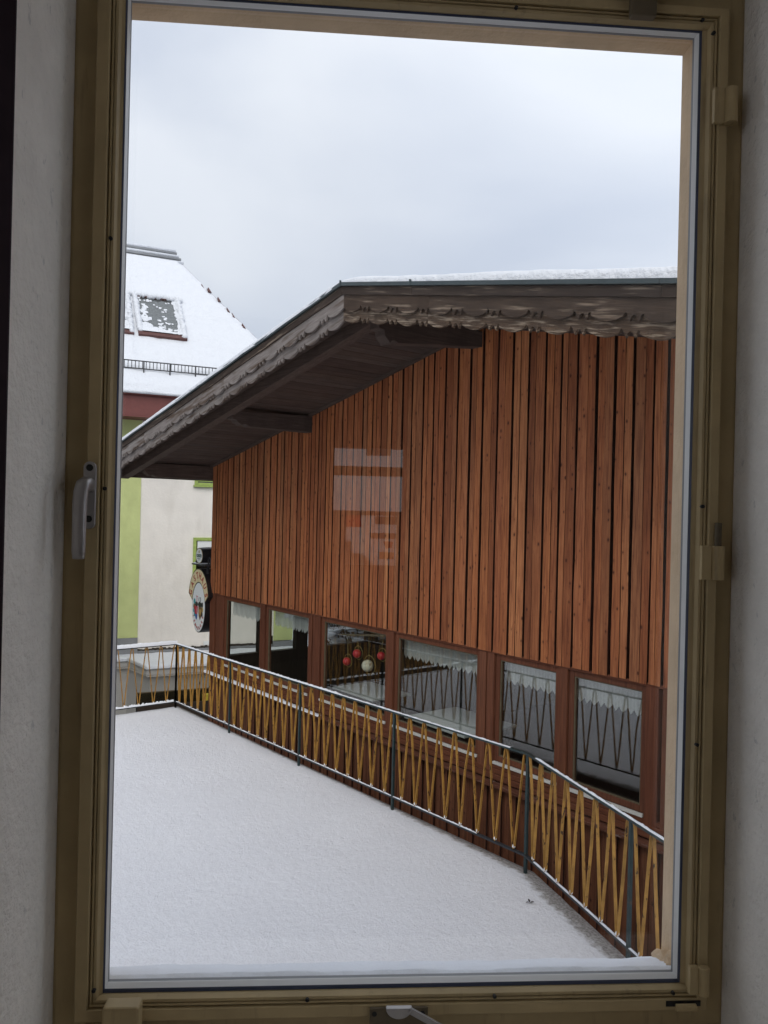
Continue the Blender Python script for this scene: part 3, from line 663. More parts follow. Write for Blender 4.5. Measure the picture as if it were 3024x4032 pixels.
for a, b in WIN:
    fa, fb, ft, fb_ = a - 0.062, b + 0.062, GT + 0.062, GB - 0.062
    m = MB(); rr = [(fa, fb, fb_, ft)]
    for (xa, za, xb, zb2) in ((fa, fb_, a, ft), (b, fb_, fb, ft), (a, GT, b, ft), (a, fb_, b, GB)):
        m.box((xa, 0.018, za), (xb, 0.085, zb2))
    wf = m.build('window', 'trim', rest, bevel=0.006)
    m = MB()
    for (xa, za, xb, zb2) in ((a - .001, GB, a + 0.012, GT), (b - 0.012, GB, b + .001, GT), (a + .012, GT - 0.012, b - .012, GT + .001), (a + .012, GB - .001, b - .012, GB + 0.012)):
        m.box((xa, 0.030, za), (xb, 0.052, zb2))
    m.build('glazing_bead', 'frame_dark', wf)
    m = MB(); m.box((a - 0.004, 0.054, GB - 0.004), (b + 0.004, 0.060, GT + 0.004)); m.build('pane', 'bar_glass', wf)
    m = MB(); m.box((fa + 0.01, -0.02, fb_ - 0.032), (fb - 0.01, 0.016, fb_ - 0.001)); m.build('drip_strip', 'white_strip', wf, bevel=0.003)
for z0, z1, y in ((0.10, 0.165, -0.03), (0.169, 0.222, -0.018), (0.226, 0.268, -0.008)):
    m = MB(); m.box((XL, y, z0), (XR, 0.127, z1)); m.build('sill_rail', 'trim_h', rest, bevel=0.005)
m = MB(); m.hexa([(XL - 0.05, -0.10, 0.035), (XR, -0.10, 0.035), (XR, 0.12, 0.035), (XL - .05, 0.12, 0.035), (XL - .05, -0.10, 0.065), (XR, -0.10, 0.065), (XR, 0.12, 0.098), (XL - .05, 0.12, 0.098)])
m.build('ledge', 'ledge', rest, bevel=0.004)
m = MB(); NU = 120
for i in range(NU + 1):
    xx = XL - 0.04 + 3.9 * i / NU; k = max(0.0, 1 - max(0, i / NU - 0.70) / 0.30)
    hgt = (0.028 + 0.010 * nz(xx, 0, 0, 5)) * k * (1 if k == 1 else (0.4 + 0.6 * (nz(xx, 2, 0, 14) > 0)))
    hgt = max(hgt, 0.001)
    m.v += [V((xx, -0.101 - 0.006 * k, 0.060)), V((xx, -0.098, 0.066 + hgt * 0.7)), V((xx, -0.075, 0.069 + hgt)), V((xx, -0.036, 0.076 + hgt * 0.8)), V((xx, -0.031, 0.076))]
for i in range(NU):
    for j in range(4): m.f.append((i * 5 + j, i * 5 + 5 + j, i * 5 + 6 + j, i * 5 + 1 + j))
m.build('ledge_snow', 'snow', rest, smooth=True)

# side wall (left) with its own windows, plus the rest of the shell
SIDE = [(0.36, 0.98), (1.21, 1.82), (2.09, 3.60), (3.89, 5.40), (5.75, 7.2)]
YB = 9.0
m = MB(); m.box((XL, 0.151, -3.25), (XL + 0.14, YB, 0.10)); m.build('side_wall', 'interior_wood', rest)
m = MB(); m.prism([(XL, 0.151, 1.47), (XL, YB, 1.47), (XL, YB, soff(XL)), (XL, 0.151, soff(XL))], (0.14, 0, 0)); m.build('side_wall', 'interior_wood', rest)
m = MB(); m.box((XL, 0.151, 0.101), (XL + 0.14, YB, 0.35)); m.build('side_wall', 'interior_wood', rest)
ed = [0.151] + [q for ab in SIDE for q in ab] + [YB]
for a, b in zip(ed[0::2], ed[1::2]):
    m = MB(); m.box((XL, a, 0.351), (XL + 0.14, b, 1.469)); m.build('side_post', 'interior_wood', rest)
for a, b in SIDE:
    m = MB(); m.box((XL + 0.06, a, 0.352), (XL + 0.066, b, 1.468)); m.build('side_pane', 'pane', rest)
m = MB(); m.box((XL + 0.14, 1.235, 0.62), (XL + 0.155, 1.26, 0.66)); m.box((XL + 0.155, 1.235, 0.50), (XL + 0.17, 1.258, 0.66)); m.build('side_handle', 'black', rest)
m = MB(); m.box((XL + .141, 0.151, -0.62), (XR, YB, -0.52)); m.build('restaurant_floor', 'interior_wood', rest)
m = MB(); m.box((XL + .141, 0.151, 1.90), (XR, YB, 2.0)); m.build('restaurant_ceiling', 'ceiling', rest)
m = MB(); m.box((XL, YB, -3.25), (XR, YB + 0.2, soff(XL))); m.build('back_wall', 'interior_wood', rest)
m = MB(); m.box((XR, 0.0, -3.25), (XR + 0.2, YB, 4.1)); m.build('end_wall', 'interior_wood', rest)
m = MB(); m.box((-10.35, 3.2, -0.52), (-10.2, YB, 1.9)); m.build('partition', 'interior_wood', rest)
# front inner apron below the windows
m = MB(); m.box((XL + .141, 0.151, -0.52), (XR, 0.17, 0.33)); m.build('inner_apron', 'interior_wood', rest)
m = MB(); m.box((XL + .141, 0.151, 1.48), (XR, 0.17, 1.899)); m.build('inner_header', 'ceiling', rest)

# soffit: tongue and groove planks running out from the wall
x = XL - 0.85
while x < XR:
    w = 0.135 + random.uniform(-0.004, 0.004); x1 = x + w - 0.008
    if x < RIDGE < x1: x1 = RIDGE - 0.002; w = RIDGE + 0.002 - x
    dz = random.uniform(0, 0.003)
    m = MB(); ya, yb = -1.955, -0.002
    m.hexa([(x, ya, soff(x) + dz), (x1, ya, soff(x1) + dz), (x1, yb, soff(x1) + dz), (x, yb, soff(x) + dz),
            (x, ya, soff(x) + .018), (x1, ya, soff(x1) + .018), (x1, yb, soff(x1) + .018), (x, yb, soff(x) + .018)])
    m.build('soffit_board', 'eave', rest)
    x += w
for sgn in (-1, 1):
    xe = XL - 0.9 if sgn < 0 else XR + 0.3
    xr = RIDGE + sgn * 0.0
    m = MB(); m.hexa([(xr, -1.99, soff(xr) + .020), (xe, -1.99, soff(xe) + .020), (xe, YB + .6, soff(xe) + .020), (xr, YB + .6, soff(xr) + .020),
                      (xr, -1.99, rtop(xr) - .03), (xe, -1.99, rtop(xe) - .03), (xe, YB + .6, rtop(xe) - .03), (xr, YB + .6, rtop(xr) - .03)])
    m.build('roof_deck', 'eave', rest)
# purlins with carved ends
def purlin(x1, wdt, wall_t, wall_b, tip_t, tip_b, tip_y):
    m = MB(); x0 = x1 - wdt
    def zz(t, k): return (wall_t + (tip_t - wall_t) * t) if k else (wall_b + (tip_b - wall_b) * t)
    Lp = -tip_y; yq = lambda d: tip_y + d
    prof = [(0.0, zz(0, 1)), (tip_y, zz(1, 1)), (tip_y, zz(1, 1) - 0.105), (yq(0.055), zz(1, 1) - 0.115)]
    for k in range(6):
        a = math.pi * k / 5; prof.append((yq(0.07 + 0.085 * (1 - math.cos(a)) / 2 + 0.0), zz(1, 1) - 0.115 - (zz(1, 1) - 0.115 - zz(1, 0) - 0.01) * (k / 5) ** 0.6))
    for k in range(5):
        a = math.pi * k / 4; prof.append((yq(0.165 + 0.09 * k / 4), zz(0.85, 0) + 0.012 + 0.016 * math.sin(a)))
    prof += [(yq(0.28), zz(0.8, 0)), (0.0, zz(0, 0))]
    m.prism([(x0, y, z) for y, z in prof], (wdt, 0, 0)); m.build('purlin', 'eave', rest, bevel=0.005)
purlin(-6.745, 0.17, 5.288, 5.105, 5.19, 4.925, -1.56)
purlin(-10.40, 0.17, 4.585, 4.325, 4.525, 4.33, -1.38)
purlin(-13.775, 0.17, 3.905, 3.648, 3.90, 3.665, -1.40)
purlin(-3.05, 0.17, 4.585, 4.325, 4.525, 4.33, -1.38)
# flying rafters below the soffit
for sgn, xe in ((-1, XL - 0.72), (1, XR)):
    m = MB(); q = [(RIDGE, soff(RIDGE) - 0.145), (xe, soff(xe) - 0.145), (xe + sgn * 0.10, soff(xe) - 0.10), (xe + sgn * 0.13, soff(xe) - 0.03), (RIDGE, soff(RIDGE) - 0.001)]
    m.prism([(a, -1.50, b) for a, b in q], (0, 0.15, 0)); m.build('rafter', 'eave_x', rest, bevel=0.006)
# eave closing board and gutter on the left
m = MB(); m.box((XL - 0.80, -1.92, soff(XL - .8) - 0.10), (XL - 0.775, YB, soff(XL - .8) - 0.001)); m.build('eave_board', 'eave', rest)
# bargeboards
XE_L, XE_R = XL - 0.88, XR
def rake(x0, x1, top, bot, y0, y1, name, mat, bevel=0.003):
    m = MB(); m.prism([(x0, y0, rtop(x0) - bot), (x1, y0, rtop(x1) - bot), (x1, y0, rtop(x1) - top), (x0, y0, rtop(x0) - top)], (0, y1 - y0, 0)); return m.build(name, mat, rest, bevel=bevel)
segs = [(XE_L, -12.1), (-12.1, -9.4), (-9.4, RIDGE), (RIDGE, -5.63), (-5.63, -3.05), (-3.05, XE_R)]
for a, b in segs:
    rake(a + .001, b - .001, -0.004, 0.033, -2.075, -1.998, 'verge_strip', 'metal_strip', 0.002)
    rake(a + .001, b - .001, 0.036, 0.118, -2.050, -1.996, 'fascia_board', 'fascia' if b > RIDGE else 'fascia_l')
for xq in (RIDGE, -5.63):
    m = MB(); m.box((xq - 0.006, -2.079, rtop(xq) - 0.035), (xq + 0.006, -2.06, rtop(xq) + 0.022)); m.build('verge_clip', 'metal_strip', rest)
PER = 0.4425
def scallop(x0, nper, sgn, top, depth, y0, th, phase, name, mat='scallop'):
    """carved board: broad bellies between pairs of points"""
    bott = []
    for p in range(nper):
        for u, d in [(0.0, 0.0)] + [(0.62 * k / 9, 0.012 + 0.050 * math.sin(math.pi * (0.08 + 0.84 * k / 9))) for k in range(10)] + [(0.66, -0.006), (0.70, 0.010), (0.745, 0.056)] + \
                    [(0.775, 0.030), (0.80, 0.016), (0.83, 0.012), (0.86, 0.016), (0.885, 0.030)] + [(0.915, 0.056), (0.955, 0.010)]:
            bott.append((p + u, d))
    bott.append((nper, 0.0))
    pts = []
    for u, d in bott:
        x = x0 + sgn * (u * PER); pts.append((x, rtop(x) - depth - d))
    xa, xb = x0, x0 + sgn * nper * PER
    poly = [(xa, rtop(xa) - top)] + pts[0:] + [(xb, rtop(xb) - top)]
    # triangulated strip between the straight top edge and the carved bottom edge
    m = MB(); n = len(pts)
    for y in (y0, y0 + th):
        for (xp, zp) in pts: m.v += [V((xp, y, zp)), V((xp, y, rtop(xp) - top))]
    o2 = 2 * n
    for i in range(n - 1):
        a, b, c, d2 = 2 * i, 2 * i + 2, 2 * i + 3, 2 * i + 1
        m.f += [(a, b, c, d2), (a + o2, d2 + o2, c + o2, b + o2), (a, a + o2, b + o2, b), (d2, c, c + o2, d2 + o2)]
    m.f += [(0, 1, 1 + o2, o2), (2 * n - 2, 2 * n - 2 + o2, 2 * n - 1 + o2, 2 * n - 1)]
    return m.build(name, mat, rest, origin=(xa, y0, pts[0][1]))
for dpt, top, y0, nm, ph in ((0.225, 0.115, -2.034, 'scalloped_board', 0.0), (0.335, 0.10, -1.992, 'scalloped_board', -0.06)):
    x = RIDGE + 0.02 + ph
    for k, npr in enumerate((3, 6, 6)): scallop(x, npr, 1, top, dpt, y0 + 0.001 * k, 0.026, 0, nm, 'scallop' if top > 0.11 else 'scallop_low'); x += npr * PER + 0.0015
    x = RIDGE + 0.018 + ph
    for k, npr in enumerate((6, 6, 6)): scallop(x, npr, -1, top, dpt, y0 + 0.001 * k, 0.026, 0, nm, 'scallop_lit'); x -= npr * PER + 0.0015
# snow blanket on the roof
m = MB(); NX = 170; ys3 = [-2.062, -2.056, -2.035, -2.0, -1.93, -1.8, -1.5, -1.0, 0, 2, 5, YB + .6]; nY = len(ys3)
tn = [0.0, 0.45, 0.78, 0.93, 1.0, 1.02, 1.0, 1.0, 1.05, 1.0, 1.0, 1.0]
for i in range(NX + 1):
    xx = XE_L - 0.02 + (XE_R - XE_L + 0.02) * i / NX
    th = 0.078 + 0.016 * nz(xx, 0, 7, 0.9) + 0.007 * nz(xx, 3, 7, 5) + (0.018 if xx > -5.2 else 0) * min(1, (xx + 5.2))
    if xx < RIDGE: th = th * 0.80 + 0.022
    rz = rtop(xx) + 0.005; low = 0.022 if xx < RIDGE - 0.1 else 0.0
    for j, y in enumerate(ys3):
        wob = 0.004 * nz(xx, y, 1, 18) if 0 < j < 5 else 0
        yy = y - (0.010 * nz(xx, 11, 0, 2.2) + 0.006 * nz(xx, 17, 0, 9) if j < 5 else 0) + 0.008 - (0.026 * (low > 0) if j < 5 else 0)
        zz = rz - low + th * tn[j] + wob + (0.012 * nz(xx, y, 4, 3) if j > 3 else 0)
        if abs(xx - RIDGE) < 0.25: zz -= (0.25 - abs(xx - RIDGE)) * 0.16 * min(1, tn[j])
        m.v.append(V((xx, yy, zz)))
for i in range(NX):
    for j in range(nY - 1):
        a = i * nY + j; m.f.append((a, a + nY, a + nY + 1, a + 1))
m.build('roof_snow', 'roof_snow', rest, smooth=True)

# ------------------------------------------------- things inside the restaurant
cur_lab = ['sheer lace valance in the leftmost pane beside the round inn sign', 'sheer lace valance in front of the lime green wall seen through the restaurant',
           None, 'widest lace valance with pointed hem, right of the hanging red baubles', 'narrow lace valance in the second window from the right', 'lace valance in the rightmost restaurant window']
cur_span = [(-13.16, -11.93), (-11.66, -10.42), None, (-8.27, -6.73), (-6.40, -5.55), (-5.385, -4.50)]
for lab, sp in zip(cur_lab, cur_span):
    if not lab: continue
    a, b = sp; t = thing('lace_curtain', ((a + b) / 2, 0.15, 1.2), lab, 'curtain', 'lace curtains in the restaurant windows')
    m = MB(); nt = int((b - a) / 0.085); wt2 = (b - a) / nt; NP = nt * 4
    for i in range(NP + 1):
        xx = a + (b - a) * i / NP; pl = 0.012 * math.sin(xx * 34) + 0.006 * math.sin(xx * 71 + 1)
        ph = (i % 4) / 4; dz = 0.055 * (1 - abs(2 * ph - 1))
        for z, k in ((1.49, 0.3), (1.40, 0.7), (1.30, 1.0), (1.245, 1.0)): m.v.append(V((xx, 0.15 + pl * k, z)))
        m.v.append(V((xx, 0.15 + pl, 1.232 - dz)))
    for i in range(NP):
        for j in range(4): m.f.append((i * 5 + j, i * 5 + 5 + j, i * 5 + 6 + j, i * 5 + 1 + j))
    m.build('lace', 'lace', t, smooth=True)
    m = MB(); m.tube([(a - 0.02, 0.15, 1.493), (b + 0.02, 0.15, 1.493)], 0.006, 6); m.build('curtain_rod', 'white_strip', t)

br = MB(); br.tube([(-9.93, 0.25, 1.262), (-9.6, 0.252, 1.30), (-9.2, 0.25, 1.352), (-8.80, 0.25, 1.398), (-8.4, 0.25, 1.43)], [0.012, 0.017, 0.019, 0.022, 0.024], 8)
tag(br.build('birch_branch', 'pale_bark', smooth=True), 'pale birch branch hanging level across the third window from the left', 'branch')
def bauble(x, z, r, mat, lab):
    t = thing('bauble', (x, 0.25, z), lab, 'bauble', 'baubles hung in the restaurant window')
    m = MB(); m.ball((x, 0.25, z), r, 18, 12); m.build('ball', mat, t, smooth=True)
    m = MB(); ro = r * 1.55
    m.tube([(x + r * 0.55 + ro * math.cos(2 * math.pi * k / 28), 0.25, z + 0.02 + ro * math.sin(2 * math.pi * k / 28)) for k in range(28)], 0.0028, 5, closed=True); m.build('wire_ring', 'sign_gold', t)
    m = MB(); zb = 1.262 + (x + 9.93) * 0.118
    m.tube([(x + r * 0.4, 0.25, z + r * 0.92), (x + r * .2, 0.25, zb)], 0.003, 5); m.build('string', 'sign_gold', t)
bauble(-9.719, 0.888, 0.0615, 'red_ball', 'lowest red bauble, left of the two others in the window')
bauble(-9.468, 1.042, 0.0640, 'red_ball', 'red bauble hanging between the lowest red one and the cream ball')
bauble(-8.891, 1.100, 0.0590, 'red_ball', 'red bauble half hidden by the window post on the right')
bauble(-9.205, 0.907, 0.0861, 'white_ball', 'larger cream bauble painted with a little house')

def table(x0, x1, y0, y1, lab):
    t = thing('dining_table', ((x0 + x1) / 2, (y0 + y1) / 2, -0.52), lab, 'table', 'white topped tables inside the restaurant')
    m = MB(); m.box((x0, y0, 0.27), (x1, y1, 0.30)); m.build('table_top', 'cloth', t, bevel=0.004)
    for xx in (x0 + 0.06, x1 - 0.1):
        for yy in (y0 + 0.06, y1 - 0.1):
            m = MB(); m.box((xx, yy, -0.52), (xx + 0.05, yy + 0.05, 0.269)); m.build('leg', 'interior_wood', t)
table(-8.56, -7.35, 0.42, 1.40, 'white topped table behind the lace curtain of the wide window')
table(-10.62, -9.55, 0.62, 1.38, 'white topped table under the hanging red baubles')

# snowy shrubs behind the building, seen through the side windows
def shrub(cx_, cy_, zb, lab, n=230, R=2.3, H=7.0):
    t = thing('snowy_shrub', (cx_, cy_, zb), lab, 'shrub', 'snow laden shrubs behind the restaurant')
    m = MB(); s = MB()
    for k in range(n):
        a = random.uniform(0, 6.283); rr = R * random.random() ** 0.5; h = random.uniform(0.44, 0.80) * H
        p0 = V((cx_ + 0.25 * math.cos(a), cy_ + 0.25 * math.sin(a), zb + h * 0.15)); p2 = V((cx_ + rr * math.cos(a), cy_ + rr * math.sin(a), zb + h))
        p1 = (p0 + p2) / 2 + V((random.uniform(-.3, .3), random.uniform(-.3, .3), 0.3))
        m.tube([p0, p1, p2], [0.028, 0.018, 0.008], 5)
        for q in range(3):
            w = p1.lerp(p2, random.random()); e_ = w + V((random.uniform(-.5, .5), random.uniform(-.5, .5), random.uniform(-.15, .4)))
            m.tube([w, (w + e_) / 2 + V((0, 0, .05)), e_], [0.012, 0.009, 0.005], 4)
            s.ball(e_ + V((0, 0, 0.03)), random.uniform(0.09, 0.20), 7, 5, (1.3, 1.3, 0.6), 0.25)
            s.ball((w + e_) / 2 + V((0, 0, 0.07)), random.uniform(0.06, 0.13), 7, 5, (1.5, 1.5, 0.6), 0.25)
    m.build('branches', 'bark', t); s.build('snow_clumps', 'snow', t, smooth=True)
shrub(-16.6, 6.3, -3.2, 'snow laden shrub nearest the side windows, seen through the third pane')
shrub(-17.0, 9.4, -3.2, 'snow laden shrub further back behind the restaurant')

# =================================================================== TERRACE RAILING
rail = thing('terrace_railing', (-8.5, -1.33, deck_z(-8.5)), 'low terrace railing of yellow zigzag bars on dark green posts with snow on its rails', 'railing')
H = 1.03
def rl_line(p0, p1, nbay, nv_list, dark=False):
    """one straight run: posts, rails, zigzag bars, snow"""
    p0 = V(p0); p1 = V(p1); d = (p1 - p0); L = d.length; d.normalize(); nrm = V((-d.y, d.x)); side = V((nrm.x, nrm.y, 0))
    def P3(t, h):
        x = p0.x + d.x * t; k = min(0.0, x + 4.74)   # the rails fall a little faster than the slab
        return V((x, p0.y + d.y * t, deck_z(x) + h + k * (0.0085 * (1 - h / 1.03) + 0.0030 * h / 1.03) * (h > 0.05)))
    pm = 'rail_dark' if dark else 'rail_green'
    for i in range(nbay + 1):
        t = L * i / nbay; b = P3(t, -0.03); q = MB(); hw = 0.0125
        a3 = V((d.x, d.y, 0)) * hw; s3 = side * hw
        q.hexa([b - a3 - s3, b + a3 - s3, b + a3 + s3, b - a3 + s3] + [v + V((0, 0, H + 0.022)) for v in (b - a3 - s3, b + a3 - s3, b + a3 + s3, b - a3 + s3)])
        if i > 0 or p0 == C: q.build('post', pm, rail)
    for h, w, th, nm in ((H, 0.042, 0.016, 'top_rail'), (0.135, 0.034, 0.016, 'bottom_rail')):
        q = MB(); q.bar([P3(t, h) for t in (0.0, L * .5, L)], side, w, th); q.build(nm, pm if nm == 'top_rail' else 'rail_dark', rail)
    for i in range(nbay):
        t0, t1 = L * i / nbay + 0.03, L * (i + 1) / nbay - 0.03; nv = nv_list[i]; per = (t1 - t0) / nv
        for k in range(nv):
            ta = t0 + per * k; r = 0.020; j = lambda: random.gauss(0, 0.005)
            tl, tm, tr_ = ta + r * 0.5, ta + per / 2 + j(), ta + per - r * 0.5
            top, bot = H - 0.010, 0.150
            k1 = random.gauss(0, 0.004); k2 = random.gauss(0, 0.004)
            if random.random() < 0.12: k1 += random.choice((-1, 1)) * 0.016
            if random.random() < 0.12: k2 += random.choice((-1, 1)) * 0.016
            hk = random.uniform(0.3, 0.75)
            mid = lambda a, b, kk: (a + (b - a) * (1 - hk) + kk, bot + (top - bot) * hk)
            pts = [(ta, top + 0.0), (tl, top - 0.006), (tl + r * 0.35, top - 0.03)]
            pts += [mid(tl + r * .35, tm - r * .55, k1), (tm - r * 0.55, bot + 0.045), (tm - r * 0.45, bot + 0.014), (tm, bot), (tm + r * 0.45, bot + 0.014), (tm + r * 0.55, bot + 0.045)]
            m2 = (tm + r * .55 + (tr_ - r * .35 - tm - r * .55) * hk + k2, bot + (top - bot) * hk)
            pts += [m2, (tr_ - r * 0.35, top - 0.03), (tr_, top - 0.006), (ta + per, top)]
            q = MB(); q.bar([P3(t, h) for t, h in pts], side, 0.023, 0.0085); q.build('zigzag_bar', 'ochre', rail)
            if k or True:   # crumbs of snow in each fold
                q = MB(); cpt = P3(tm, bot + 0.016); q.ball(cpt, 0.014, 7, 5, (1.1, 1.1, 1.3), 0.2); q.build('snow_crumb', 'snow', rail, smooth=True)
    return P3, L, d, side
def rail_snow(P3, t0, t1, h, w, th, side, broken=0.0, seed=0.0):
    m = MB(); n = max(6, int((t1 - t0) / 0.02)); prof = [(-0.5, 0.0), (-0.46, 0.55), (-0.2, 0.95), (0.2, 1.0), (0.46, 0.55), (0.5, 0.0)]
    for i in range(n + 1):
        t = t0 + (t1 - t0) * i / n; f = 1 + 0.25 * nz(t, seed, 0, 2.5) + 0.22 * nz(t, seed, 5, 14)
        if broken: f *= max(0.04, min(1.1, 0.66 - 0.25 * broken + 1.8 * broken * nz(t, seed, 2, 11) + 1.1 * nz(t, seed, 8, 34)))
        c = P3(t, h)
        for u, z in prof: m.v.append(c + side * (u * w * (1 + 0.10 * nz(t, seed, 9, 20))) + V((0, 0, z * th * f)))
    k = len(prof)
    for i in range(n):
        for j in range(k - 1): m.f.append((i * k + j, i * k + k + j, i * k + k + j + 1, i * k + j + 1))
    m.build('rail_snow', 'snow', rail, smooth=True)
P3, L, d, side = rl_line(C, B, 4, [8, 8, 8, 8])
rail_snow(P3, 0, 4.6, H + 0.008, 0.042, 0.017, side, 0.15, 1); rail_snow(P3, 4.6, L - 0.2, H + 0.008, 0.034, 0.009, side, 0.5, 2); rail_snow(P3, 0.04, L - 0.6, 0.143, 0.021, 0.009, side, 0.75, 3)
P3, L, d, side = rl_line(B, RE, 4, [7, 7, 7, 7])
rail_snow(P3, 0.15, L, H + 0.008, 0.027, 0.011, side, 0.9, 4); rail_snow(P3, 0.15, L, 0.143, 0.022, 0.007, side, 0.9, 5)
P3, L, d, side = rl_line(C, (C.x, FAR_Y + 0.5), 6, [8] * 6, True)
rail_snow(P3, 0, L, H + 0.008, 0.055, 0.055, side, 0, 6); rail_snow(P3, 0.04, L, 0.143, 0.045, 0.042, side, 0.1, 7)

# a withered leaf lying on the snow
lf = MB(); lc = V((-4.323, -1.744, 0.004))
for k in range(3):
    a = k * 2.1 + 0.4; u = V((math.cos(a), math.sin(a), 0)); w = V((-u.y, u.x, 0))
    lf.prism([lc, lc + u * 0.018 + w * 0.010 + V((0, 0, .010)), lc + u * 0.04 + V((0, 0, .014 - .004 * k)), lc + u * 0.018 - w * 0.010 + V((0, 0, .006))], (0, 0, 0.002))
tag(lf.build('dead_leaf', 'leaf'), 'small dark curled leaf lying on the terrace snow near the railing bend', 'leaf')

# =================================================================== NEIGHBOUR: cream and lime house
P0 = V((-20.339, 2.019, 0.0)); D2 = V((0.2278, 0.9737, 0)); M2 = V((0.9737, -0.2278, 0))
def nb(w, off, z): return P0 + D2 * w + M2 * off + V((0, 0, z))
nh = thing('neighbour_house', nb(-1, -4, -3.25), 'cream and lime green rendered house with a steep snow covered hip roof', 'building')
MB().fbox(nb, (-8.0, -9.0, -3.25), (3.40, 0.0, 5.385)).build('wall', 'cream', nh)
MB().fbox(nb, (-8.0, 0.001, -0.32), (-0.84, 0.035, 5.384)).build('lime_wall', 'green', nh)
MB().fbox(nb, (2.87, 0.001, -0.57), (3.43, 0.035, 5.384)).build('lime_wall', 'green', nh)
MB().fbox(nb, (-8.0, 0.001, -0.84), (-0.84, 0.06, -0.322)).build('base_flashing', 'flashing', nh)
MB().fbox(nb, (2.85, 0.001, -0.84), (3.45, 0.09, -0.585)).build('base_flashing', 'flashing', nh)
MB().fbox(nb, (-0.838, 0.001, -0.84), (2.848, 0.05, -0.675)).build('base_flashing', 'flashing', nh)
m = MB()
for k in range(60):
    w0 = -0.83 + 3.67 * k / 60; m.fbox(nb, (w0, 0.001, -0.672 + random.uniform(-.003, .01)), (w0 + 0.0605, 0.03, -0.625 + random.uniform(-.02, .016)))
m.build('dirty_joint', 'dirt', nh)
MB().fbox(nb, (0.90, 0.001, -0.60), (1.25, 0.025, -0.50)).build('vent_cover', 'cloth', nh)
def nb_window(w0, w1, z0, z1, name='window'):
    t = 0.085; m = MB()
    for a in ((w0, z0, w0 + t, z1), (w1 - t, z0, w1, z1), (w0 + t, z1 - t, w1 - t, z1), (w0 + t, z0, w1 - t, z0 + t * 0.8)):
        m.fbox(nb, (a[0], 0.002, a[1]), (a[2], 0.045, a[3]))
    f = m.build(name, 'lime_trim', nh, bevel=0.006)
    MB().fbox(nb, (w0 + t, 0.002, z0 + t * .8), (w1 - t, 0.012, z1 - t)).build('pane', 'dark_glass', f)
    MB().fbox(nb, (w0 + t + .03, 0.014, z1 - t - 0.30), (w1 - t - .03, 0.02, z1 - t - 0.01)).build('blind', 'cloth', f)
    MB().fbox(nb, (w0 - 0.03, 0.002, z0 - 0.05), (w1 + 0.03, 0.09, z0 - 0.002)).build('sill', 'lime_trim', f)
nb_window(0.56, 1.75, 0.80, 2.32); nb_window(0.56, 1.75, 3.74, 5.15)
MB().fbox(nb, (0.64, 0.046, 3.84), (1.67, 0.06, 3.872)).build('louvre', 'lime_trim', nh)
# eaves box and gutter
MB().fbox(nb, (-8.2, 0.0, 5.386), (4.1, 0.84, 5.43)).build('soffit', 'red_fascia', nh)
MB().fbox(nb, (-8.2, 0.80, 5.431), (4.1, 0.845, 5.925)).build('fascia', 'red_fascia', nh)
m = MB(); m.tube([nb(-8.2, 0.89, 5.985), nb(4.1, 0.89, 5.985)], 0.062, 10); m.build('gutter', 'red_fascia', nh, smooth=True)
# roof: main slope at 45 degrees, hip at the right
c45 = math.sqrt(0.5)
def rf(w, u, l=0.0): return nb(w, 0.9 - u * c45 + l * c45, 6.03 + u * c45 + l * c45)
def hipw(u): return 3.93 - 0.465 * u
UR = 7.13
m = MB(); a0, a1, a2, a3 = rf(-8.2, 0), rf(3.93, 0), rf(hipw(UR), UR), rf(-8.2, UR); b0_ = nb(3.93, -10, 6.03); b1_ = nb(-8.2, -10, 6.03)
m.add([a0, a1, a2, a3, b0_, b1_], [(0, 1, 2, 3), (1, 4, 2), (3, 2, 4, 5), (0, 3, 5), (0, 5, 4, 1)]); m.build('roof', 'tile_red', nh)
m = MB(); NU, NW = 64, 110
def holes(w, u):
    for w0, w1 in ((-0.80, 0.30), (-2.20, -1.10)):
        if w0 < w < w1 and 2.46 < u < 4.24: return True
    return False
for i in range(NU + 1):
    for j in range(NW + 1):
        u = -0.06 + (UR - 0.40) * i / NU
        wr = hipw(u) - 0.03; w = -4.6 + (wr + 4.6) * j / NW
        edge = min(1.0, (NW - j) / 3.0)
        th = 0.11 + 0.03 * nz(w, u, 0, 0.9) + 0.016 * nz(w, u, 3, 4)
        if j > NW - 4: th += 0.05 * nz(w, u, 8, 3.5) - 0.03
        if u > 0.76 and -1.05 < w < 0.42 and u < 2.3: th += -0.03 + 0.035 * nz(w, u, 4, 5)
        k = min(1.0, i / 2.0); th = max(0.004, th * (0.35 + 0.65 * k)) * (0.25 + 0.75 * edge)
        m.v.append(rf(w, u, th))
for i in range(NU):
    for j in range(NW):
        u = -0.06 + (UR - 0.40) * (i + .5) / NU; w = -4.6 + (hipw(u) + 4.57) * (j + .5) / NW
        if holes(w, u): continue
        a = i * (NW + 1) + j; m.f.append((a, a + 1, a + NW + 2, a + NW + 1))
m.build('roof_snow', 'roof_snow', nh, smooth=True)
# front lip of the blanket
m = MB()
for j in range(100):
    w = -4.6 + 8.5 * j / 99; hh = 0.07 + 0.03 * nz(w, 0, 0, 2)
    m.v += [rf(w, -0.10, 0.0), rf(w, -0.11, 0.05), rf(w, -0.05, hh), rf(w, 0.1, 0.10)]
for j in range(99):
    for q in range(3): m.f.append((j * 4 + q, j * 4 + 4 + q, j * 4 + 5 + q, j * 4 + 1 + q))
m.build('eave_snow', 'roof_snow', nh, smooth=True)
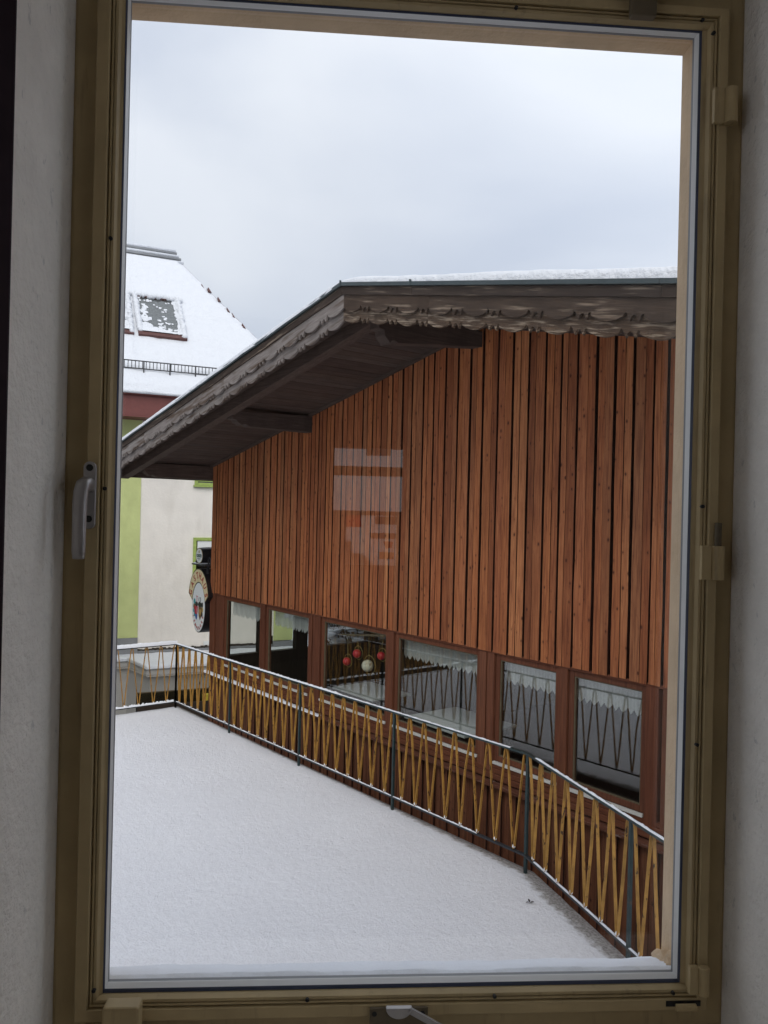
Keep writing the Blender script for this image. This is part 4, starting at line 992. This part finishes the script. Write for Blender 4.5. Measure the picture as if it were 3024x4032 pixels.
# ridge strips
for u, l, r, mt in ((6.72, 0.05, 0.05, 'roof_snow'), (6.86, 0.08, 0.045, 'flashing'), (6.98, 0.10, 0.055, 'roof_snow'), (7.10, 0.13, 0.05, 'flashing'), (7.16, 0.18, 0.05, 'roof_snow')):
    m = MB(); m.tube([rf(-5, u, l), rf(hipw(u) + 0.02, u, l)], r, 8); m.build('ridge_strip', mt, nh, smooth=True)
# hip tiles poking through the snow
for k in range(8):
    u = random.choice((2.2, 3.4, 4.2, 5.2, 5.7, 6.3)) + random.gauss(0, 0.22); w = hipw(u) - random.uniform(0, 0.13)
    l = random.uniform(0.05, 0.115); s_ = random.uniform(0.03, 0.10)
    m = MB(); m.add([rf(w - s_ * 1.3, u - 0.10, l - .05), rf(w + 0.03, u - 0.12, l - .05), rf(w - 0.03, u + 0.13, l - .06), rf(w - s_ * 1.2, u + 0.10, l - .06),
                     rf(w - s_ * 1.1, u - 0.10, l + .005), rf(w + 0.0, u - 0.12, l + .0), rf(w - 0.05, u + 0.12, l), rf(w - s_, u + 0.09, l)],
                    [(3, 2, 1, 0), (4, 5, 6, 7), (0, 1, 5, 4), (1, 2, 6, 5), (2, 3, 7, 6), (3, 0, 4, 7)])
    m.build('hip_tile', 'tile_red', nh)
# skylights
def skylight(w0, w1, u0, u1):
    m = MB()
    for a in ((w0, u0, w0 + .10, u1), (w1 - .10, u0, w1, u1), (w0 + .1, u1 - .13, w1 - .1, u1), (w0 + .1, u0, w1 - .1, u0 + .15)): m.fbox(rf, (a[0], a[1], 0.0), (a[2], a[3], 0.17))
    f = m.build('skylight', 'tile_red', nh)
    MB().fbox(rf, (w0 + .1, u0 + .15, 0.10), (w1 - .1, u1 - .13, 0.11)).build('skylight_backing', 'grey_dark', f)
    MB().fbox(rf, (w0 + .1, u0 + .15, 0.13), (w1 - .1, u1 - .13, 0.136)).build('pane', 'bar_glass', f)
    s = MB()
    def lump(a, b, r, sq): s.ball(rf(a, b, 0.16), r, 8, 6, sq, 0.18)
    for k in range(16): lump(w0 + 0.02 + (w1 - w0) * k / 15, u1 - 0.06 + random.uniform(-.03, .03), 0.085, (1, 1, 1))
    for k in range(24):
        t = k / 23
        lump(w0 + 0.05 + random.uniform(-.01, .01), u0 + 0.2 + (u1 - u0 - .2) * t, random.uniform(.06, .085), (1.1, 1.1, 1)); lump(w1 - 0.05 + random.uniform(-.02, .01), u0 + 0.1 + (u1 - u0 - .1) * t, random.uniform(.06, .085), (1.1, 1.1, 1))
    nu, nv = 44, 60; gid = {}; ga, gb, gc, gd = w0 + .1, w1 - .1, u0 + .15, u1 - .13; ofs = len(s.v)
    for p in range(nu + 1):
        for q in range(nv + 1):
            a = ga + (gb - ga) * p / nu; b = gc + (gd - gc) * q / nv; fa = p / nu; fb = q / nv
            h = 0.55 * nz(a, b, 2, 5.5) + 0.45 * nz(a, b, 6, 13)
            h += 0.95 * max(0, 0.20 - fb) * 5 + 0.55 * max(0, 0.30 - fa) * 3 * (1.0 - fb * 0.6) + 0.9 * max(0, fa - 0.90) * 10 - 0.30 + 0.35 * max(0, 0.45 - fb) * max(0, 0.55 - abs(fa - 0.25)) * 4
            gid[p, q] = (len(s.v), h); s.v.append(rf(a, b, 0.137 + max(0.0, min(0.06, 0.10 * h))))
    for p in range(nu):
        for q in range(nv):
            c4_ = [gid[k] for k in ((p, q), (p + 1, q), (p + 1, q + 1), (p, q + 1))]
            if max(c[1] for c in c4_) > 0: s.f.append(tuple(c[0] for c in c4_))
    s.build('skylight_snow', 'roof_snow', f, smooth=True)
skylight(-0.90, 0.40, 2.31, 4.37); skylight(-2.32, -1.02, 2.31, 4.37)
# snow guard
sg = MB()
for h, r in ((0.20, 0.016), (0.395, 0.016)):
    q = MB(); q.tube([nb(-4.6, 0.9 - 0.62 * c45, 6.03 + 0.62 * c45 + h), nb(3.3, 0.9 - 0.62 * c45, 6.03 + 0.62 * c45 + h)], r, 6); q.build('guard_rail', 'grey_dark', nh)
for k in range(70):
    w = -3.0 + 0.09 * k; q = MB(); q.tube([nb(w, 0.9 - 0.62 * c45, 6.03 + 0.62 * c45 + 0.20), nb(w, 0.9 - 0.62 * c45, 6.03 + 0.62 * c45 + 0.395)], 0.010, 5); q.build('guard_bar', 'grey_dark', nh)
for k in range(10):
    w = -2.9 + 0.66 * k; q = MB(); q.fbox(nb, (w, 0.9 - 0.62 * c45 + 0.03, 6.03 + 0.62 * c45 + 0.02), (w + 0.03, 0.9 - 0.62 * c45 + 0.06, 6.03 + 0.62 * c45 + 0.38)); q.build('guard_bracket', 'grey_dark', nh)
# annex with flat snow covered canopy
ann = [(-8.0, 0.53), (-1.15, 0.53), (-0.85, 1.77), (3.6, 1.77), (3.6, 0.061), (-8.0, 0.061)]
def shift(pts, o): return [(-8.0, pts[0][1] + o), (pts[1][0] - o * .2, pts[1][1] + o), (pts[2][0] - o * .8, pts[2][1] + o), (pts[3][0] + o, pts[3][1] + o), (pts[4][0] + o, pts[4][1]), (-8.0, pts[5][1])]
m = MB(); m.prism([nb(w, o, -3.25) for w, o in shift(ann, -0.13)], (0, 0, 2.22)); m.build('annex_wall', 'annex', nh)
m = MB(); m.prism([nb(w, o, -1.028) for w, o in shift(ann, -0.04)], (0, 0, 0.05)); m.build('canopy_edge', 'cream', nh)
m = MB(); m.prism([nb(w, o, -0.977) for w, o in ann], (0, 0, 0.135)); m.build('canopy_slab', 'annex', nh)
m = MB(); m.prism([nb(w, o, -0.841) for w, o in shift(ann, 0.02)], (0, 0, 0.012)); m.build('canopy_trim', 'flashing', nh)
m = MB(); n_ = 40; rows = []
top = shift(ann, 0.0)
def fr(w):  # front offset of the canopy at w
    if w < -1.15: return 0.53
    if w < -0.85: return 0.53 + (w + 1.15) / 0.30 * 1.24
    return 1.77
wsn = [-8 + 6.8 * k / 30 for k in range(30)] + [-1.2 + 0.5 * k / 20 for k in range(20)] + [-0.7 + 4.3 * k / 50 for k in range(51)]
prof = [(0, 0.0), (0.005, 0.05), (0.04, 0.075), (0.15, 0.085), (0.4, 0.085), (0.75, 0.085), (1.0, 0.09)]
for w in wsn:
    for t, h in prof:
        o = fr(w) * (1 - t) + 0.062 * t; m.v.append(nb(w, o + 0.012 * nz(w, 1, 2, 6) * (t < 0.1), -0.828 + h * (1 + 0.18 * nz(w, t, 0, 5)) + 0.01 * nz(w, t * 3, 5, 2)))
for i in range(len(wsn) - 1):
    for j in range(len(prof) - 1):
        a = i * len(prof) + j; m.f.append((a, a + len(prof), a + len(prof) + 1, a + 1))
m.build('canopy_snow', 'roof_snow', nh, smooth=True)

# smoked glass windbreak in front of the annex
wb = thing('glass_windbreak', nb(-0.2, 1.9, -3.25), 'smoked glass windbreak with black posts in front of the cream annex', 'windbreak')
MB().fbox(nb, (-1.06, 1.90, -3.2), (-0.10, 1.91, -1.37)).build('pane', 'dark_glass', wb)
MB().fbox(nb, (-0.06, 1.90, -3.2), (1.40, 1.91, -1.36)).build('pane', 'dark_glass', wb)
for w in (-1.10, -0.10, 0.36, 1.40):
    MB().fbox(nb, (w, 1.88, -3.25), (w + 0.035, 1.93, -1.345)).build('post', 'black', wb)
MB().fbox(nb, (-1.065, 1.89, -1.37), (1.4, 1.92, -1.35)).build('top_rail', 'frame_dark', wb)
MB().fbox(nb, (-1.10, 2.1, -3.25), (1.3, 2.16, -1.62)).build('kick_board', 'interior_wood', wb)
yb = MB(); yb.fbox(nb, (0.47, 1.95, -3.2), (0.95, 2.05, -1.47)); tag(yb.build('yellow_box', 'yellow', bevel=0.02), 'yellow box showing between the railing bars below the cream house', 'box')

# unseen barn added beyond the left end of the terrace to darken pane reflections
bn = thing('added_barn', (-18.5, -9.5, -3.25), 'unseen dark barn added beyond the terrace to darken reflections in the left restaurant windows', 'barn')
m = MB(); m.box((-23.0, -17.0, -3.25), (-15.6, -3.4, 3.2)); m.build('wall', 'interior_wood', bn)
for k in range(34):
    m = MB(); y0 = -3.4 - 0.4 * (k + 1); m.box((-15.599, y0, -3.2), (-15.57, y0 + 0.37, 3.2)); m.build('wall_board', 'interior_wood', bn)
m = MB(); m.prism([(-15.0, -17.4, 3.2), (-15.0, -17.4, 3.4), (-19.3, -17.4, 5.2), (-23.6, -17.4, 3.4), (-23.6, -17.4, 3.2)], (0, 14.4, 0)); m.build('roof', 'eave', bn)
m = MB(); m.prism([(-14.98, -17.4, 3.405), (-15.0, -17.4, 3.50), (-19.3, -17.4, 5.33), (-23.6, -17.4, 3.50), (-23.6, -17.4, 3.405), (-19.3, -17.4, 5.205)], (0, 14.4, 0)); m.build('roof_snow', 'roof_snow', bn)

# =================================================================== SIGNS on the corner of the restaurant
FY = -0.10
def text_mesh(s, size):
    cu = bpy.data.curves.new('letter', 'FONT'); cu.body = s; cu.size = size; cu.extrude = 0.0008; cu.align_x = 'CENTER'; cu.align_y = 'CENTER'; cu.offset = 0.0035 * size / 0.1
    o = bpy.data.objects.new('letter', cu); COL.objects.link(o)
    dg = bpy.context.evaluated_depsgraph_get(); me = bpy.data.meshes.new_from_object(o.evaluated_get(dg)); bpy.data.objects.remove(o); return me
def put_text(mb, s, size, x, z, ang, y, sx=1.0):
    me = text_mesh(s, size); ca, sa = math.cos(ang), math.sin(ang); b = len(mb.v)
    for v in me.vertices:
        px, pz = v.co.x * sx, v.co.y; mb.v.append(V((x + px * ca - pz * sa, y - v.co.z, z + px * sa + pz * ca)))
    for p in me.polygons: mb.f.append(tuple(b + i for i in p.vertices))
    bpy.data.meshes.remove(me)
EX, EZ, EA, EB = -14.10, 1.240, 0.272, 0.462
def ell(k, n, a=EA, b=EB, cx0=EX, cz0=EZ): t = 2 * math.pi * k / n; return (cx0 + a * math.cos(t), cz0 + b * math.sin(t))
sg = thing('inn_sign', (-14.1, 0.05, 0.76), 'oval hanging inn sign with a painted crest and an arched cream name banner', 'sign')
m = MB(); m.prism([(x, FY, z) for x, z in (ell(k, 40, EA + .018, EB + .018) for k in range(40))], (0, 0.34, 0)); m.build('sign_body', 'black', sg, bevel=0.006)
m = MB(); m.prism([(x, FY - 0.004, z) for x, z in (ell(k, 40) for k in range(40))], (0, 0.0035, 0)); m.build('oval_face', 'sign_white', sg)
OA, OB, OZ = 0.452, 0.665, 1.315
def arch(a0, a1, oa, ob, ia, ib, n=22):
    o = [(EX - 0.015 + oa * math.cos(a0 + (a1 - a0) * k / n), OZ + ob * math.sin(a0 + (a1 - a0) * k / n)) for k in range(n + 1)]
    i = [(EX + ia * math.cos(a0 + (a1 - a0) * k / n), EZ + ib * math.sin(a0 + (a1 - a0) * k / n)) for k in range(n + 1)]
    return o, i
def arch_prism(mb, o, i, y, d):
    n = len(o)
    for yy in (y, y + d):
        for p, q in zip(o, i): mb.v += [V((p[0], yy, p[1])), V((q[0], yy, q[1]))]
    s = 2 * n
    for k in range(n - 1):
        a, b, c, e_ = 2 * k, 2 * k + 1, 2 * k + 3, 2 * k + 2
        mb.f += [(a, b, c, e_), (a + s, e_ + s, c + s, b + s), (a, e_, e_ + s, a + s), (b, b + s, c + s, c)]
    mb.f += [(0, s, s + 1, 1), (2 * n - 2, 2 * n - 1, 2 * n - 1 + s, 2 * n - 2 + s)]
A0, A1 = math.radians(14), math.radians(166)
o, i = arch(A0, A1, OA, OB, EA + .019, EB + .019); m = MB(); arch_prism(m, o, i, FY - 0.002, 0.34); m.build('banner_body', 'black', sg)
o, i = arch(A0 + .035, A1 - .035, OA - .022, OB - .022, EA + .021, EB + .021); m = MB(); arch_prism(m, o, i, FY - 0.006, 0.0035); m.build('banner_face', 'sign_cream', sg)
m = MB(); word = 'GASTHAUS'
for k, ch in enumerate(word):
    a = math.radians(157 - 134 * k / 7); ra_, rb_ = (OA + EA) / 2 - 0.002, (OB + EB) / 2 - .0
    x_, z_ = EX - 0.008 + ra_ * math.cos(a), (OZ + EZ) / 2 + rb_ * math.sin(a)
    tx, tz = ra_ * math.sin(a), -rb_ * math.cos(a); put_text(m, ch, 0.165, x_, z_, math.atan2(tz, tx), FY - 0.0075, 0.82)
m.build('banner_lettering', 'sign_red', sg)
m = MB(); word = 'LEMBERGER'
for k, ch in enumerate(word):
    a = math.radians(207 + 128 * k / 8); ra_, rb_ = EA - 0.052, EB - 0.058
    x_, z_ = EX + ra_ * math.cos(a), EZ + rb_ * math.sin(a)
    tx, tz = -ra_ * math.sin(a), rb_ * math.cos(a); put_text(m, ch, 0.085, x_, z_, math.atan2(tz, tx), FY - 0.0055, 0.9)
m.build('oval_lettering', 'sign_red', sg)
def patch(name, mat, pts, lift=0.0005):
    mm = MB(); mm.prism([(EX + x, FY - 0.0065 - lift, EZ + z) for x, z in pts], (0, 0.002, 0)); return mm.build(name, mat, sg)
def disc(cx0, cz0, a, b, n=10): return [(cx0 + a * math.cos(6.283 * k / n), cz0 + b * math.sin(6.283 * k / n)) for k in range(n)]
shield = lambda x0, z0, w, h: [(x0 - w, z0 + h), (x0 + w, z0 + h), (x0 + w * .95, z0), (x0 + w * .5, z0 - h * .6), (x0, z0 - h), (x0 - w * .5, z0 - h * .6), (x0 - w * .95, z0)]
patch('crest_plume', 'crest_teal', disc(-0.165, 0.10, 0.042, 0.055)); patch('crest_plume', 'crest_brown', disc(-0.170, 0.005, 0.050, 0.055), .001); patch('crest_plume', 'crest_teal', disc(-0.180, -0.075, 0.040, 0.045))
patch('crest_plume', 'crest_teal', disc(-0.150, -0.15, 0.035, 0.04)); patch('crest_plume', 'crest_dark', disc(0.165, 0.06, 0.040, 0.05)); patch('crest_plume', 'sign_gold', disc(0.180, -0.03, 0.034, 0.05)); patch('crest_plume', 'crest_dark', disc(0.165, -0.12, 0.035, 0.05))
patch('crest_helmet', 'crest_dark', disc(-0.075, 0.055, 0.060, 0.050), .001); patch('crest_helmet', 'crest_dark', disc(0.065, 0.055, 0.075, 0.055), .0012)
patch('crest_figure', 'crest_pink', [(-0.075, 0.09), (-0.045, 0.09), (-0.05, 0.19), (-0.02, 0.195), (-0.02, 0.21), (-0.10, 0.215), (-0.10, 0.20), (-0.072, 0.19)], .0016)
for s_ in (-1, 1): patch('crest_antler', 'crest_dark', [(0.062 + s_ * .008, 0.10), (0.062 + s_ * .03, 0.14), (0.062 + s_ * .022, 0.20), (0.062 + s_ * .036, 0.20), (0.062 + s_ * .05, 0.14), (0.062 + s_ * .024, 0.10)], .0016)
patch('crest_shield', 'crest_red', shield(-0.085, -0.09, 0.072, 0.105), .002); patch('crest_band', 'crest_pink', [(-0.075, -0.01), (-0.035, -0.01), (-0.03, -0.11), (-0.06, -0.13)], .0026); patch('crest_shield', 'crest_blue', shield(-0.075, -0.19, 0.045, 0.055), .0024)
patch('crest_shield', 'crest_brown', shield(0.085, -0.11, 0.070, 0.125), .002); patch('crest_band', 'sign_gold', shield(0.09, -0.09, 0.035, 0.06), .0026)
# bracket and shelf carrying the barrel
m = MB(); m.box((-14.40, FY - 0.02, 2.035), (-13.81, FY + 0.33, 2.062)); m.build('shelf', 'grey_dark', sg)
for x_ in (-14.12, -13.90):
    m = MB(); m.box((x_ - .014, FY + 0.06, 1.93 - abs(x_ + 14.12) * .35), (x_ + .014, FY + 0.09, 2.036)); m.build('hanger', 'grey_dark', sg)
m = MB(); m.box((-13.86, FY + 0.12, 1.1), (-13.802, FY + 0.20, 1.9)); m.build('wall_bracket', 'grey_dark', sg)
m = MB()
for i2 in range(20):
    for j2 in range(5):
        m.v.append(V((-14.395 + 0.36 * i2 / 19, FY - 0.018 + 0.3 * j2 / 4, 2.063 + (0.022 if 0 < j2 < 4 and 0 < i2 < 19 else 0.0) + 0.004 * nz(i2, j2, 0, .7))))
for i2 in range(19):
    for j2 in range(4): a = i2 * 5 + j2; m.f.append((a, a + 5, a + 6, a + 1))
m.build('shelf_snow', 'snow', sg, smooth=True)
bs = thing('barrel_sign', (-14.12, 0.0, 2.063), 'small round beer barrel sign standing on the shelf above the oval sign', 'sign')
bcx, bcz, bR = -14.119, 2.218, 0.152
m = MB(); m.tube([(bcx, FY, bcz), (bcx, FY + .06, bcz), (bcx, FY + 0.19, bcz), (bcx, FY + 0.32, bcz), (bcx, FY + 0.38, bcz)], [bR, bR * 1.03, bR * 1.06, bR * 1.03, bR], 32); m.build('barrel', 'black', bs, smooth=False)
for rr, mt, l in ((0.143, 'sign_gold', 0.0015), (0.134, 'sign_white', 0.003)):
    m = MB(); m.prism([(bcx + rr * math.cos(6.2832 * k / 32), FY - l, bcz + rr * math.sin(6.2832 * k / 32)) for k in range(32)], (0, 0.0014, 0)); m.build('barrel_face', mt, bs)
m = MB(); put_text(m, 'OSSER', 0.082, bcx, bcz - 0.004, 0, FY - 0.0045, 0.95); m.build('barrel_lettering', 'sign_green', bs)
m = MB(); m.prism([(bcx + x, FY - 0.005, bcz + 0.075 + z) for x, z in disc(0, 0, 0.022, 0.030)], (0, 0.001, 0)); m.build('barrel_emblem', 'sign_gold', bs)
m = MB(); m.box((bcx - 0.07, FY - 0.005, bcz - 0.062), (bcx + 0.07, FY - 0.004, bcz - 0.052)); m.box((bcx - 0.02, FY - 0.005, bcz - 0.085), (bcx + 0.02, FY - 0.004, bcz - 0.075)); m.build('barrel_small_print', 'sign_green', bs)
m = MB(); m.tube([(bcx + .19, FY + .10, 2.065), (bcx + .19, FY + .10, 2.17), (bcx + .235, FY + .10, 2.20), (bcx + .28, FY + .10, 2.17), (bcx + .28, FY + .10, 2.065)], 0.012, 6); m.build('cradle', 'black', bs)
m = MB(); m.ball((bcx - .14, FY + .02, 2.10), 0.03, 8, 6); m.build('cradle', 'black', bs)
